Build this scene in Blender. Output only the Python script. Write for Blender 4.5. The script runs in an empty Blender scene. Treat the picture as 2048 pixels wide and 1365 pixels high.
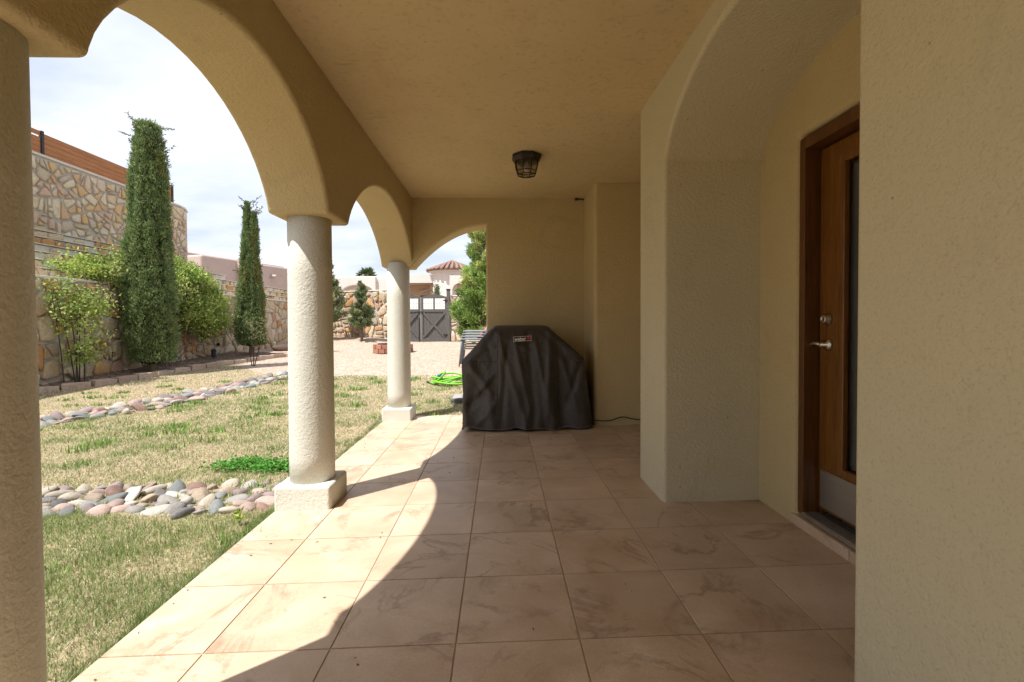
import bpy, bmesh, math, random
import numpy as np
from mathutils import Vector, Matrix, Quaternion

random.seed(7); rng = np.random.default_rng(7)
scene = bpy.context.scene
C = scene.collection
rad = math.radians

# ------------------------------------------------------------------ camera
FPX, YAW, PITCH, ROLL, CYP, CAMH = 951.16, .02502, .019075, .004463, 664.62, 1.1762
fwd = Vector((math.sin(YAW)*math.cos(PITCH), math.cos(YAW)*math.cos(PITCH), -math.sin(PITCH)))
right = Vector((math.cos(YAW), -math.sin(YAW), 0))
down = fwd.cross(right)
r2 = right*math.cos(ROLL)+down*math.sin(ROLL)
d2 = -right*math.sin(ROLL)+down*math.cos(ROLL)
cam_data = bpy.data.cameras.new('camera')
cam = bpy.data.objects.new('camera', cam_data); C.objects.link(cam)
cam.matrix_world = Matrix(((r2.x, -d2.x, -fwd.x, 0), (r2.y, -d2.y, -fwd.y, 0), (r2.z, -d2.z, -fwd.z, CAMH), (0, 0, 0, 1)))
cam_data.sensor_fit = 'HORIZONTAL'; cam_data.sensor_width = 36
cam_data.lens = FPX/2048*36
cam_data.shift_y = -(682.5-CYP)/2048
cam_data.clip_start = .02; cam_data.clip_end = 2000
scene.camera = cam

# ------------------------------------------------------------------ light
SUN_EL = rad(61.5)
hx, hy = .777, .629
sun_dir = Vector((hx*math.cos(SUN_EL), hy*math.cos(SUN_EL), -math.sin(SUN_EL)))
sd = bpy.data.lights.new('sun', 'SUN'); sd.energy = 2.05; sd.angle = rad(.6); sd.color = (1, .97, .93)
so = bpy.data.objects.new('sun', sd); C.objects.link(so)
so.rotation_euler = sun_dir.to_track_quat('-Z', 'Y').to_euler(); so.location = (-6, -5, 15)

world = bpy.data.worlds.new('World'); scene.world = world; world.use_nodes = True
nt = world.node_tree; nt.nodes.clear()
def N(t, kind, **kw):
    n = t.nodes.new(kind)
    for k, v in kw.items(): setattr(n, k, v)
    return n
wo = N(nt, 'ShaderNodeOutputWorld'); bg = N(nt, 'ShaderNodeBackground'); bg.inputs[1].default_value = .12
sky = N(nt, 'ShaderNodeTexSky', sky_type='NISHITA'); sky.sun_disc = False
sky.sun_elevation = SUN_EL; sky.sun_rotation = math.atan2(-hx, -hy); sky.air_density = 1; sky.dust_density = 2.5
tc = N(nt, 'ShaderNodeTexCoord'); sep = N(nt, 'ShaderNodeSeparateXYZ')
nt.links.new(tc.outputs['Generated'], sep.inputs[0])
def wm(op, a, b=None):
    n = N(nt, 'ShaderNodeMath', operation=op)
    for i, v in enumerate((a, b)):
        if v is None: continue
        if isinstance(v, (int, float)): n.inputs[i].default_value = v
        else: nt.links.new(v, n.inputs[i])
    return n.outputs[0]
zz = wm('ADD', wm('MAXIMUM', sep.outputs[2], 0.0), .22)
cmb = N(nt, 'ShaderNodeCombineXYZ')
nt.links.new(wm('DIVIDE', sep.outputs[0], zz), cmb.inputs[0]); nt.links.new(wm('DIVIDE', sep.outputs[1], zz), cmb.inputs[1])
mp = N(nt, 'ShaderNodeMapping'); mp.inputs['Scale'].default_value = (1.0, 1.7, 1); mp.inputs['Rotation'].default_value = (0, 0, .6)
nt.links.new(cmb.outputs[0], mp.inputs[0])
nz = N(nt, 'ShaderNodeTexNoise'); nz.inputs['Scale'].default_value = 1.15; nz.inputs['Detail'].default_value = 7; nz.inputs['Roughness'].default_value = .55
nt.links.new(mp.outputs[0], nz.inputs['Vector'])
rp = N(nt, 'ShaderNodeValToRGB'); rp.color_ramp.elements[0].position = .38; rp.color_ramp.elements[1].position = .64
rp.color_ramp.elements[0].color = (.64, .70, .84, 1); rp.color_ramp.elements[1].color = (1, 1, 1, 1)
nt.links.new(nz.outputs[0], rp.inputs[0])
sc_ = N(nt, 'ShaderNodeMix', data_type='RGBA', blend_type='MULTIPLY'); sc_.inputs[0].default_value = 1; sc_.inputs[7].default_value = (2.36, 2.36, 2.41, 1)
nt.links.new(rp.outputs[0], sc_.inputs[6])
mx = N(nt, 'ShaderNodeMix', data_type='RGBA'); mx.inputs[0].default_value = .9
nt.links.new(sc_.outputs[2], mx.inputs[7]); nt.links.new(sky.outputs[0], mx.inputs[6])
nt.links.new(mx.outputs[2], bg.inputs[0]); nt.links.new(bg.outputs[0], wo.inputs[0])

vs = scene.view_settings
vs.view_transform = 'Standard'; vs.look = 'None'; vs.exposure = 1.98; vs.gamma = 1; vs.use_curve_mapping = False
scene.render.engine = 'CYCLES'
scene.cycles.max_bounces = 7; scene.cycles.diffuse_bounces = 5; scene.cycles.glossy_bounces = 3; scene.cycles.transmission_bounces = 5

# ------------------------------------------------------------------ helpers
def mesh_from(name, verts, faces, smooth=False):
    me = bpy.data.meshes.new(name); me.from_pydata([tuple(v) for v in verts], [], faces); me.update()
    if smooth:
        me.polygons.foreach_set('use_smooth', [True]*len(me.polygons))
    return me
def link(name, me, mat=None, parent=None, loc=None, rot=None, scale=None):
    o = bpy.data.objects.new(name, me); C.objects.link(o)
    if mat is not None and me is not None and len(me.materials) == 0: me.materials.append(mat)
    if parent is not None: o.parent = parent
    if loc is not None: o.location = loc
    if rot is not None: o.rotation_euler = rot
    if scale is not None: o.scale = scale
    return o
def tag(o, label=None, cat=None, group=None, kind=None):
    if label: o['label'] = label
    if cat: o['category'] = cat
    if group: o['group'] = group
    if kind: o['kind'] = kind
    return o
def thing(name, label, cat, loc=(0, 0, 0), rz=0, group=None):
    return tag(link(name, None, None, None, loc, (0, 0, rz)), label, cat, group)
class MB:
    """collects shapes into one mesh"""
    def __init__(s): s.v = []; s.f = []
    def add(s, v, f):
        k = len(s.v); s.v += [tuple(p) for p in v]; s.f += [tuple(i+k for i in q) for q in f]; return s
    def box(s, x0, x1, y0, y1, z0, z1, M=None, bev=0):
        if bev:
            bm = bmesh.new(); bmesh.ops.create_cube(bm, size=1)
            for v in bm.verts: v.co = Vector(((x0+x1)/2+v.co.x*(x1-x0), (y0+y1)/2+v.co.y*(y1-y0), (z0+z1)/2+v.co.z*(z1-z0)))
            bmesh.ops.bevel(bm, geom=bm.edges[:], offset=bev, segments=2, affect='EDGES', profile=.6)
            bm.verts.ensure_lookup_table(); V = [v.co.copy() for v in bm.verts]; F = [[v.index for v in f.verts] for f in bm.faces]; bm.free()
        else:
            V = [Vector(p) for p in ((x0, y0, z0), (x1, y0, z0), (x1, y1, z0), (x0, y1, z0), (x0, y0, z1), (x1, y0, z1), (x1, y1, z1), (x0, y1, z1))]
            F = [(0, 3, 2, 1), (4, 5, 6, 7), (0, 1, 5, 4), (1, 2, 6, 5), (2, 3, 7, 6), (3, 0, 4, 7)]
        if M is not None: V = [M @ p for p in V]
        return s.add(V, F)
    def bar(s, a, b, w, t, up=(0, 0, 1)):
        """box bar from a to b, width w sideways, thickness t along 'up'-ish"""
        a = Vector(a); b = Vector(b); d = (b-a); L = d.length; d.normalize()
        up = Vector(up); sx = d.cross(up); sx.normalize(); u = sx.cross(d)
        V = []
        for p in (a, b):
            for i, j in ((-1, -1), (1, -1), (1, 1), (-1, 1)): V.append(p+sx*(w/2*i)+u*(t/2*j))
        return s.add(V, [(0, 1, 2, 3), (7, 6, 5, 4), (0, 4, 5, 1), (1, 5, 6, 2), (2, 6, 7, 3), (3, 7, 4, 0)])
    def tube(s, pts, r, n=6, cap=True):
        pts = [Vector(p) for p in pts]; m = len(pts)
        if not hasattr(r, '__len__'): r = [r]*m
        V = []; F = []; ref = None
        for i, p in enumerate(pts):
            d = (pts[min(i+1, m-1)]-pts[max(i-1, 0)]); d.normalize()
            if ref is None:
                ref = Vector((0, 0, 1)) if abs(d.z) < .9 else Vector((1, 0, 0))
            a = d.cross(ref)
            if a.length < 1e-4: a = d.orthogonal()
            a.normalize(); b = a.cross(d); b.normalize(); ref = b
            for k in range(n):
                t = 2*math.pi*k/n; V.append(p+a*(r[i]*math.cos(t))+b*(r[i]*math.sin(t)))
        for i in range(m-1):
            for k in range(n): F.append((i*n+k, i*n+(k+1) % n, (i+1)*n+(k+1) % n, (i+1)*n+k))
        if cap: F.append(tuple(range(n-1, -1, -1))); F.append(tuple((m-1)*n+k for k in range(n)))
        return s.add(V, F)
    def lathe(s, prof, n=24, c=(0, 0, 0), rot0=0, cap=True):
        V = []; F = []; m = len(prof)
        for r, z in prof:
            for k in range(n):
                t = 2*math.pi*k/n+rot0; V.append((c[0]+r*math.cos(t), c[1]+r*math.sin(t), c[2]+z))
        for i in range(m-1):
            for k in range(n): F.append((i*n+k, i*n+(k+1) % n, (i+1)*n+(k+1) % n, (i+1)*n+k))
        if cap: F.append(tuple(range(n-1, -1, -1))); F.append(tuple((m-1)*n+k for k in range(n)))
        return s.add(V, F)
    def prism(s, poly, axis, a, b):
        """poly of (p,q) extruded along axis 'x' (p=y,q=z) or 'y' (p=x,q=z) or 'z'"""
        n = len(poly)
        def P(p, q, t): return (t, p, q) if axis == 'x' else ((p, t, q) if axis == 'y' else (p, q, t))
        V = [P(p, q, a) for p, q in poly]+[P(p, q, b) for p, q in poly]
        F = [tuple(range(n)), tuple(range(2*n-1, n-1, -1))]+[(i, i+n, (i+1) % n+n, (i+1) % n) for i in range(n)]
        return s.add(V, F)
    def mesh(s, name, smooth=False, fix=True):
        me = mesh_from(name, s.v, s.f, smooth)
        if fix:
            bm = bmesh.new(); bm.from_mesh(me); bmesh.ops.recalc_face_normals(bm, faces=bm.faces[:]); bm.to_mesh(me); bm.free()
        return me
    def build(s, name, mat, parent=None, smooth=False, loc=None, rot=None, bevel=0, seg=3, ang=35):
        o = link(name, s.mesh(name, smooth), mat, parent, loc, rot)
        if bevel: bevel_mod(o, bevel, seg, ang)
        return o
def bevel_mod(o, w, seg=3, ang=35):
    m = o.modifiers.new('bevel', 'BEVEL'); m.width = w; m.segments = seg; m.limit_method = 'ANGLE'; m.angle_limit = rad(ang)
    m.harden_normals = False
    o.data.polygons.foreach_set('use_smooth', [True]*len(o.data.polygons))
    w2 = o.modifiers.new('wn', 'WEIGHTED_NORMAL'); w2.keep_sharp = True; w2.weight = 80

def ordinal(n):
    return str(n)+('th' if 10 <= n % 100 <= 20 else {1: 'st', 2: 'nd', 3: 'rd'}.get(n % 10, 'th'))

# ------------------------------------------------------------------ materials
def new_mat(name):
    m = bpy.data.materials.new(name); m.use_nodes = True
    t = m.node_tree; b = t.nodes['Principled BSDF']; return m, t, b
def coords(t, scale=(1, 1, 1), obj_random=False):
    tc = N(t, 'ShaderNodeTexCoord'); mp = N(t, 'ShaderNodeMapping'); mp.inputs['Scale'].default_value = scale
    t.links.new(tc.outputs['Object'], mp.inputs[0])
    if obj_random:
        oi = N(t, 'ShaderNodeObjectInfo'); ml = N(t, 'ShaderNodeMath', operation='MULTIPLY'); ml.inputs[1].default_value = 57.0
        t.links.new(oi.outputs['Random'], ml.inputs[0]); t.links.new(ml.outputs[0], mp.inputs['Location'])
    return mp.outputs[0]
def noise(t, vec, scale, detail=4, rough=.5, dist=0):
    n = N(t, 'ShaderNodeTexNoise'); n.inputs['Scale'].default_value = scale; n.inputs['Detail'].default_value = detail
    n.inputs['Roughness'].default_value = rough; n.inputs['Distortion'].default_value = dist
    t.links.new(vec, n.inputs['Vector']); return n.outputs[0]
def ramp(t, fac, stops):
    r = N(t, 'ShaderNodeValToRGB'); e = r.color_ramp.elements
    while len(e) < len(stops): e.new(.5)
    for i, (p, c) in enumerate(stops):
        e[i].position = p; e[i].color = (*c, 1) if len(c) == 3 else c
    t.links.new(fac, r.inputs[0]); return r.outputs[0]
def mixc(t, fac, a, b, mode='MIX'):
    m = N(t, 'ShaderNodeMix', data_type='RGBA', blend_type=mode)
    for i, v in ((0, fac), (6, a), (7, b)):
        if isinstance(v, (int, float)): m.inputs[i].default_value = v
        elif isinstance(v, tuple): m.inputs[i].default_value = (*v, 1)
        else: t.links.new(v, m.inputs[i])
    return m.outputs[2]
def mathn(t, op, a, b=None):
    n = N(t, 'ShaderNodeMath', operation=op)
    for i, v in enumerate((a, b)):
        if v is None: continue
        if isinstance(v, (int, float)): n.inputs[i].default_value = v
        else: t.links.new(v, n.inputs[i])
    return n.outputs[0]
def bump(t, b, h, strength=.5, dist=.01):
    n = N(t, 'ShaderNodeBump'); n.inputs['Strength'].default_value = strength; n.inputs['Distance'].default_value = dist
    t.links.new(h, n.inputs['Height']); t.links.new(n.outputs[0], b.inputs['Normal']); return n

def stucco(name, col, col2, grain=95, depth=.006, strength=.9, cracks=False):
    m, t, b = new_mat(name); v = coords(t)
    big = noise(t, v, 1.3, 4, .6); c = mixc(t, ramp(t, big, [(.35, (0, 0, 0)), (.7, (1, 1, 1))]), col, col2)
    fine = noise(t, v, grain, 2, .55, .4); mid = noise(t, v, grain*.4, 1, .5, .5)
    pit = ramp(t, fine, [(.3, (.86, .86, .86)), (.45, (1, 1, 1))])
    c = mixc(t, 1.0, c, pit, 'MULTIPLY')
    st = noise(t, v, 2.6, 6, .7, .8)
    c = mixc(t, ramp(t, st, [(.56, (0, 0, 0)), (.72, (.30, .30, .30))]), c, tuple(x*.70 for x in col))
    vo = N(t, 'ShaderNodeTexVoronoi'); vo.inputs['Scale'].default_value = 7.5; t.links.new(v, vo.inputs['Vector'])
    c = mixc(t, ramp(t, vo.outputs['Distance'], [(.028, (.7, .7, .7)), (.05, (0, 0, 0))]), c, tuple(x*.35 for x in col))
    if cracks:
        vc = coords(t, (.9, 3.6, 1)); cn = noise(t, vc, 3.0, 9, .72, 1.2)
        line = ramp(t, cn, [(.484, (0, 0, 0)), (.5, (1, 1, 1)), (.516, (0, 0, 0))])
        msk = ramp(t, noise(t, v, 3.4, 5, .75), [(.56, (0, 0, 0)), (.62, (1, 1, 1))])
        k = mathn(t, 'MULTIPLY', line, msk); c = mixc(t, mathn(t, 'MULTIPLY', k, .55), c, (col[0]*.35, col[1]*.3, col[2]*.25))
    t.links.new(c, b.inputs['Base Color']); b.inputs['Roughness'].default_value = .93; b.inputs['Specular IOR Level'].default_value = .15
    h = mathn(t, 'MULTIPLY', mathn(t, 'ADD', mathn(t, 'MULTIPLY', fine, .6), mid), ramp(t, big, [(.3, (.45, .45, .45)), (.65, (1.2, 1.2, 1.2))])); bump(t, b, h, strength, depth); return m
def plain(name, col, rough=.6, metal=0, nscale=30, var=.15, bstr=.0, bdist=.004, spec=.4, stretch=(1, 1, 1)):
    m, t, b = new_mat(name); v = coords(t, stretch); n = noise(t, v, nscale, 4, .6)
    c = mixc(t, n, tuple(x*(1-var) for x in col), tuple(min(1, x*(1+var)) for x in col))
    t.links.new(c, b.inputs['Base Color']); b.inputs['Roughness'].default_value = rough; b.inputs['Metallic'].default_value = metal
    b.inputs['Specular IOR Level'].default_value = spec
    if bstr: bump(t, b, n, bstr, bdist)
    return m
M = {}
M['stucco'] = stucco('tan_stucco', (.515, .42, .23), (.565, .46, .26), 135, .0055, .9)
M['stucco_fine'] = stucco('tan_ceiling_plaster', (.55, .435, .245), (.59, .47, .27), 30, .002, .35, cracks=True)
M['stucco_wall'] = stucco('beige_stucco', (.555, .505, .345), (.60, .545, .38), 135, .0055, .9)
M['stucco_col'] = stucco('cream_stucco', (.60, .59, .515), (.64, .63, .55), 125, .005, .75)
M['grout'] = plain('grout', (.42, .32, .225), .9, nscale=7, var=.3)
M['white'] = plain('white_paint', (.75, .73, .68), .5)
M['black'] = plain('black_plastic', (.02, .02, .022), .5)
M['iron'] = plain('bronze_metal', (.035, .026, .02), .45, .3)

def m_tile():
    m, t, b = new_mat('beige_floor_tile'); v = coords(t, (1, 1, 1), True)
    big = noise(t, v, 3.2, 5, .6, .6); c = mixc(t, ramp(t, big, [(.3, (0, 0, 0)), (.7, (1, 1, 1))]), (.49, .35, .23), (.65, .505, .375))
    ve = noise(t, v, 1.7, 7, .62, .9)
    vein = ramp(t, ve, [(.465, (0, 0, 0)), (.5, (1, 1, 1)), (.53, (0, 0, 0))])
    vm = ramp(t, noise(t, v, 4.5, 3, .6), [(.42, (0, 0, 0)), (.62, (1, 1, 1))])
    c = mixc(t, mathn(t, 'MULTIPLY', mathn(t, 'MULTIPLY', vein, vm), .6), c, (.26, .17, .105))
    oi = N(t, 'ShaderNodeObjectInfo'); c = mixc(t, 1.0, c, ramp(t, oi.outputs['Random'], [(0, (.90, .89, .87)), (1, (1.05, 1.05, 1.05))]), 'MULTIPLY')
    sp = noise(t, v, 160, 2, .6); c = mixc(t, 1.0, c, ramp(t, sp, [(.35, (.88, .88, .88)), (.6, (1, 1, 1))]), 'MULTIPLY')
    t.links.new(c, b.inputs['Base Color'])
    t.links.new(ramp(t, big, [(.3, (.36, .36, .36)), (.7, (.5, .5, .5))]), b.inputs['Roughness'])
    b.inputs['Specular IOR Level'].default_value = .35
    bump(t, b, mathn(t, 'ADD', sp, mathn(t, 'MULTIPLY', big, 3)), .25, .0015); return m
M['tile'] = m_tile()

def m_ground():
    m, t, b = new_mat('gravel_and_soil'); v = coords(t)
    vo = N(t, 'ShaderNodeTexVoronoi'); vo.inputs['Scale'].default_value = 26; t.links.new(v, vo.inputs['Vector'])
    g = ramp(t, vo.outputs['Color'], [(0, (.19, .135, .10)), (.45, (.38, .295, .23)), (1, (.56, .465, .39))])
    g = mixc(t, ramp(t, noise(t, v, .8, 4), [(.3, (0, 0, 0)), (.7, (.35, .35, .35))]), g, (.36, .26, .185))
    s = ramp(t, noise(t, v, 14, 6, .7), [(.25, (.16, .12, .07)), (.55, (.33, .26, .16)), (.8, (.46, .38, .25))])
    sp = N(t, 'ShaderNodeSeparateXYZ'); t.links.new(v, sp.inputs[0])
    y = mathn(t, 'ADD', sp.outputs[1], mathn(t, 'MULTIPLY', noise(t, v, 1.6, 5, .6), 1.2))
    x = mathn(t, 'MULTIPLY', mathn(t, 'MINIMUM', mathn(t, 'ADD', sp.outputs[0], 4.6), 0.0), 1.1)
    k = mathn(t, 'ADD', y, x)
    fac = ramp(t, mathn(t, 'SUBTRACT', k, 9.8), [(.35, (0, 0, 0)), (.75, (1, 1, 1))])
    t.links.new(mixc(t, fac, s, g), b.inputs['Base Color']); b.inputs['Roughness'].default_value = .95; b.inputs['Specular IOR Level'].default_value = .1
    bump(t, b, vo.outputs['Distance'], .7, .02); return m
M['ground'] = m_ground()

def m_stone(name, stops, patch):
    m, t, b = new_mat(name); v = coords(t, (1, 1, 1), True); oi = N(t, 'ShaderNodeObjectInfo')
    base = ramp(t, oi.outputs['Random'], stops)
    base.node.color_ramp.interpolation = 'CONSTANT'
    n1 = noise(t, v, 7, 6, .65, .5)
    c = mixc(t, ramp(t, n1, [(.5, (0, 0, 0)), (.66, (.75, .75, .75))]), base, patch)
    n2 = noise(t, v, 38, 5, .7); c = mixc(t, 1.0, c, ramp(t, n2, [(.25, (.7, .68, .66)), (.65, (1.06, 1.06, 1.06))]), 'MULTIPLY')
    t.links.new(c, b.inputs['Base Color']); b.inputs['Roughness'].default_value = .9; b.inputs['Specular IOR Level'].default_value = .2
    bump(t, b, mathn(t, 'ADD', n1, n2), .8, .02); return m
PAL = [(0, (.50, .40, .27)), (.14, (.60, .52, .38)), (.3, (.50, .27, .12)), (.38, (.56, .44, .33)), (.5, (.44, .37, .28)), (.6, (.56, .35, .18)), (.68, (.58, .50, .36)), (.8, (.46, .30, .22)), (.88, (.62, .55, .42))]
M['stone'] = m_stone('tan_wall_stone', PAL, (.52, .29, .11))
PAL2 = [(0, (.64, .53, .37)), (.16, (.70, .62, .47)), (.34, (.62, .42, .26)), (.44, (.66, .54, .42)), (.58, (.55, .47, .37)), (.68, (.66, .46, .24)), (.76, (.68, .60, .45)), (.88, (.62, .44, .35))]
M['stone_light'] = m_stone('cream_wall_stone', PAL2, (.62, .42, .24))
M['stone_step'] = m_stone('orange_step_stone', [(0, (.62, .50, .34)), (.2, (.56, .31, .13)), (.36, (.64, .54, .40)), (.5, (.58, .36, .18)), (.64, (.60, .47, .33)), (.76, (.52, .27, .11)), (.86, (.66, .57, .44))], (.56, .31, .12))
def m_mixed():
    m, t, b = new_mat('mixed_rubble_stone'); v = coords(t); vo = N(t, 'ShaderNodeTexVoronoi'); vo.inputs['Scale'].default_value = 2.6; t.links.new(v, vo.inputs['Vector'])
    c = ramp(t, vo.outputs['Color'], [(p, tuple(q*1.05 for q in c_)) for p, c_ in PAL]); n2 = noise(t, v, 30, 5, .7)
    c = mixc(t, 1.0, c, ramp(t, n2, [(.25, (.7, .68, .66)), (.65, (1.06, 1.06, 1.06))]), 'MULTIPLY'); t.links.new(c, b.inputs['Base Color']); b.inputs['Roughness'].default_value = .9
    bump(t, b, n2, .8, .02); return m
M['stone_mixed'] = m_mixed()
M['mortar'] = plain('grey_mortar', (.45, .42, .375), .95, nscale=22, var=.22, bstr=.8, bdist=.02, spec=.1)
M['ledge'] = plain('pale_mortar_ledge', (.62, .57, .50), .95, nscale=18, var=.15, bstr=.7, bdist=.02, spec=.1)

def m_rock():
    m, t, b = new_mat('river_rock_stone'); v = coords(t, (1, 1, 1), True); oi = N(t, 'ShaderNodeObjectInfo')
    n1 = noise(t, v, 3.5, 5, .6, .8); n2 = noise(t, v, 60, 3, .6)
    c = mixc(t, 1.0, oi.outputs['Color'], ramp(t, n1, [(.25, (.78, .76, .75)), (.7, (1.1, 1.08, 1.05))]), 'MULTIPLY')
    c = mixc(t, 1.0, c, ramp(t, n2, [(.3, (.85, .85, .85)), (.6, (1, 1, 1))]), 'MULTIPLY')
    t.links.new(c, b.inputs['Base Color']); b.inputs['Roughness'].default_value = .75; b.inputs['Specular IOR Level'].default_value = .25
    bump(t, b, n1, .35, .02); return m
M['rock'] = m_rock()

def m_attr(name, rough=.7, transl=.25, spec=.15):
    m, t, b = new_mat(name); a = N(t, 'ShaderNodeAttribute', attribute_name='Col')
    t.links.new(a.outputs['Color'], b.inputs['Base Color']); b.inputs['Roughness'].default_value = rough; b.inputs['Specular IOR Level'].default_value = spec
    if transl:
        tr = N(t, 'ShaderNodeBsdfTranslucent'); ms = N(t, 'ShaderNodeMixShader'); ms.inputs[0].default_value = transl
        t.links.new(a.outputs['Color'], tr.inputs[0]); t.links.new(b.outputs[0], ms.inputs[1]); t.links.new(tr.outputs[0], ms.inputs[2])
        t.links.new(ms.outputs[0], t.nodes['Material Output'].inputs[0])
    return m
M['leaf'] = m_attr('leaf_green', .6, .3)
M['grass'] = m_attr('grass_blades', .8, .25, .08)
M['bark'] = plain('brown_bark', (.16, .11, .075), .95, nscale=25, var=.35, bstr=.6, bdist=.01, spec=.1)
M['bark_dark'] = plain('dark_stem_bark', (.055, .04, .03), .9, nscale=30, var=.3)
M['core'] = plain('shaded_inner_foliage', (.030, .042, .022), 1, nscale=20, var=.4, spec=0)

def m_wood(name, a, c, stretch, rough=.4, sc=6, gloss=.5):
    m, t, b = new_mat(name); v = coords(t, stretch, True); n = noise(t, v, sc, 7, .65, 1.2); n2 = noise(t, v, sc*5, 4, .6)
    col = ramp(t, mathn(t, 'ADD', mathn(t, 'MULTIPLY', n, .7), mathn(t, 'MULTIPLY', n2, .3)), [(.3, a), (.65, c)])
    t.links.new(col, b.inputs['Base Color']); b.inputs['Roughness'].default_value = rough; b.inputs['Specular IOR Level'].default_value = gloss
    bump(t, b, n2, .25, .002); return m
M['door_wood'] = m_wood('stained_door_wood', (.070, .024, .003), (.235, .095, .013), (9, 9, .55), .32, 5, .5)
M['frame_wood'] = m_wood('dark_frame_wood', (.045, .014, .003), (.15, .058, .010), (9, 9, .55), .35, 5, .5)
M['fence_wood'] = m_wood('cedar_fence_wood', (.27, .11, .045), (.45, .21, .095), (1, .35, 6), .75, 5, .2)
M['gate_wood'] = m_wood('grey_gate_wood', (.075, .07, .068), (.125, .115, .108), (6, 6, .5), .75, 5, .2)
M['nickel'] = plain('satin_nickel', (.55, .50, .43), .32, 1, nscale=60, var=.1)
M['steel'] = plain('brushed_steel_plate', (.46, .45, .43), .38, .85, nscale=60, var=.12, stretch=(1, .05, 1))
M['aluminium'] = plain('aluminium_sill', (.42, .39, .35), .35, .8, nscale=40)
def m_glass(name, col, rough, ior=1.45, trans=1.0):
    m, t, b = new_mat(name); v = coords(t); n = noise(t, v, 8, 3)
    t.links.new(mixc(t, n, tuple(x*.97 for x in col), col), b.inputs['Base Color'])
    b.inputs['Roughness'].default_value = rough; b.inputs['IOR'].default_value = ior; b.inputs['Transmission Weight'].default_value = trans; return m
M['glass'] = m_glass('window_glass', (.85, .88, .86), .01)
M['lamp_glass'] = m_glass('lamp_glass', (.80, .76, .66), .25)

# ------------------------------------------------------------------ terrain
def terrain(x, y):
    y = np.asarray(y, float); t = np.clip((y-4.3)/2.4, 0, 1)
    z = np.where(y > 6.7, y-5.5, 1.2*t*t)
    z = np.minimum(z, 14.6)
    m_ = np.clip((y-18.0)/1.5, 0, 1); m_ = m_*m_*(3-2*m_)*np.clip((-4.3-np.asarray(x, float))/.6, 0, 1)
    return -.06+.037*z+.13*m_*(np.asarray(x, float) > -9)
def T(x, y): return float(terrain(x, y))
gx = np.unique(np.concatenate([np.linspace(-500, -30, 12), np.linspace(-30, 12, 85), np.linspace(12, 500, 12)]))
gy = np.unique(np.concatenate([np.linspace(-300, -8, 10), np.linspace(-8, 26, 103), np.linspace(26, 900, 18)]))
XX, YY = np.meshgrid(gx, gy); ZZ = terrain(XX, YY)
ZZ = ZZ+.012*np.sin(XX*3.1+1.3*np.sin(YY*2.2))*np.sin(YY*2.7+XX)*(np.abs(XX+4) < 5)
V = np.stack([XX, YY, ZZ], -1).reshape(-1, 3); nx = len(gx); ny = len(gy)
F = [(j*nx+i, j*nx+i+1, (j+1)*nx+i+1, (j+1)*nx+i) for j in range(ny-1) for i in range(nx-1)]
tag(link('ground', mesh_from('ground', V, F, True), M['ground']), kind='structure')

# ------------------------------------------------------------------ patio floor with tiles
SL = .0182; S = .457; TX0 = -1.081; TY0 = 3.0998; TILT = -math.atan(SL)
patio = MB().box(-1.445, 1.75, -6.2, 6.15, -.12, -.0008).build('patio_floor', M['grout'], rot=(0, TILT, 0)); tag(patio, kind='structure')
def tile_mesh(w, d):
    return MB().box(-w/2, w/2, -d/2, d/2, -.0045, .0035, bev=.0014).mesh('tile')
TM = {}
for r in range(-20, 7):
    y0 = TY0+r*S; y1 = y0+S
    if y1 < -6: continue
    y1 = min(y1, 6.152)
    for i in range(-1, 6):
        x0 = TX0+i*S; x1 = x0+S; x0 = max(x0, -1.452)
        w, d = round(x1-x0-.0065, 4), round(y1-y0-.0065, 4)
        if (w, d) not in TM:
            TM[(w, d)] = tile_mesh(w, d); TM[(w, d)].materials.append(M['tile'])
        o = link('tile', TM[(w, d)], None, patio, ((x0+x1)/2, (y0+y1)/2, -.0005+random.uniform(-.0006, .0006)), (0, 0, random.choice((0, math.pi)) if abs(w-d) < .001 else 0))

# ------------------------------------------------------------------ house
house = thing('house', 'tan stucco house with arched covered porch, columns and wooden patio door', 'house')
ZC = 2.724
def arch(c, half, z0, rise, ex, n=26, rev=False):
    pts = []
    for k in range(n+1):
        a = math.pi*(1-k/n); d = math.cos(a); pts.append((c+half*d, z0+rise*max(0, 1-d*d)**ex))
    return pts
# arcade wall: outline in (y,z)
ZS = 1.875
poly = [(-6.2, ZS)]
segs = [(-4.62, .62, .50, .6), (-.62, 1.57-.02, .57, .72), (2.18, .875, .555, .66), (4.705, 1.245, .565, .74)]
for c, h, rs, ex in segs: poly += arch(c, h, ZS, rs, ex)
poly += [(6.30, ZS), (6.30, 3.0), (-6.2, 3.0)]
MB().prism(poly, 'x', -1.47, -1.08).build('arcade_wall', M['stucco'], house, bevel=.035, seg=4)
# back wall with the garden opening
bp = [(-1.2, ZS+.012), (-1.085, ZS+.012)]
for k in range(1, 21):
    d = 1-k/20; bp.append((-.17-.915*d, ZS+.012+.505*(1-d*d)))
bp += [(-.17, -.15), (1.2, -.15), (1.2, 2.98), (-1.2, 2.98)]
MB().prism(bp, 'y', 5.93, 6.29).build('garden_end_wall', M['stucco'], house, bevel=.03, seg=3)
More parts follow.
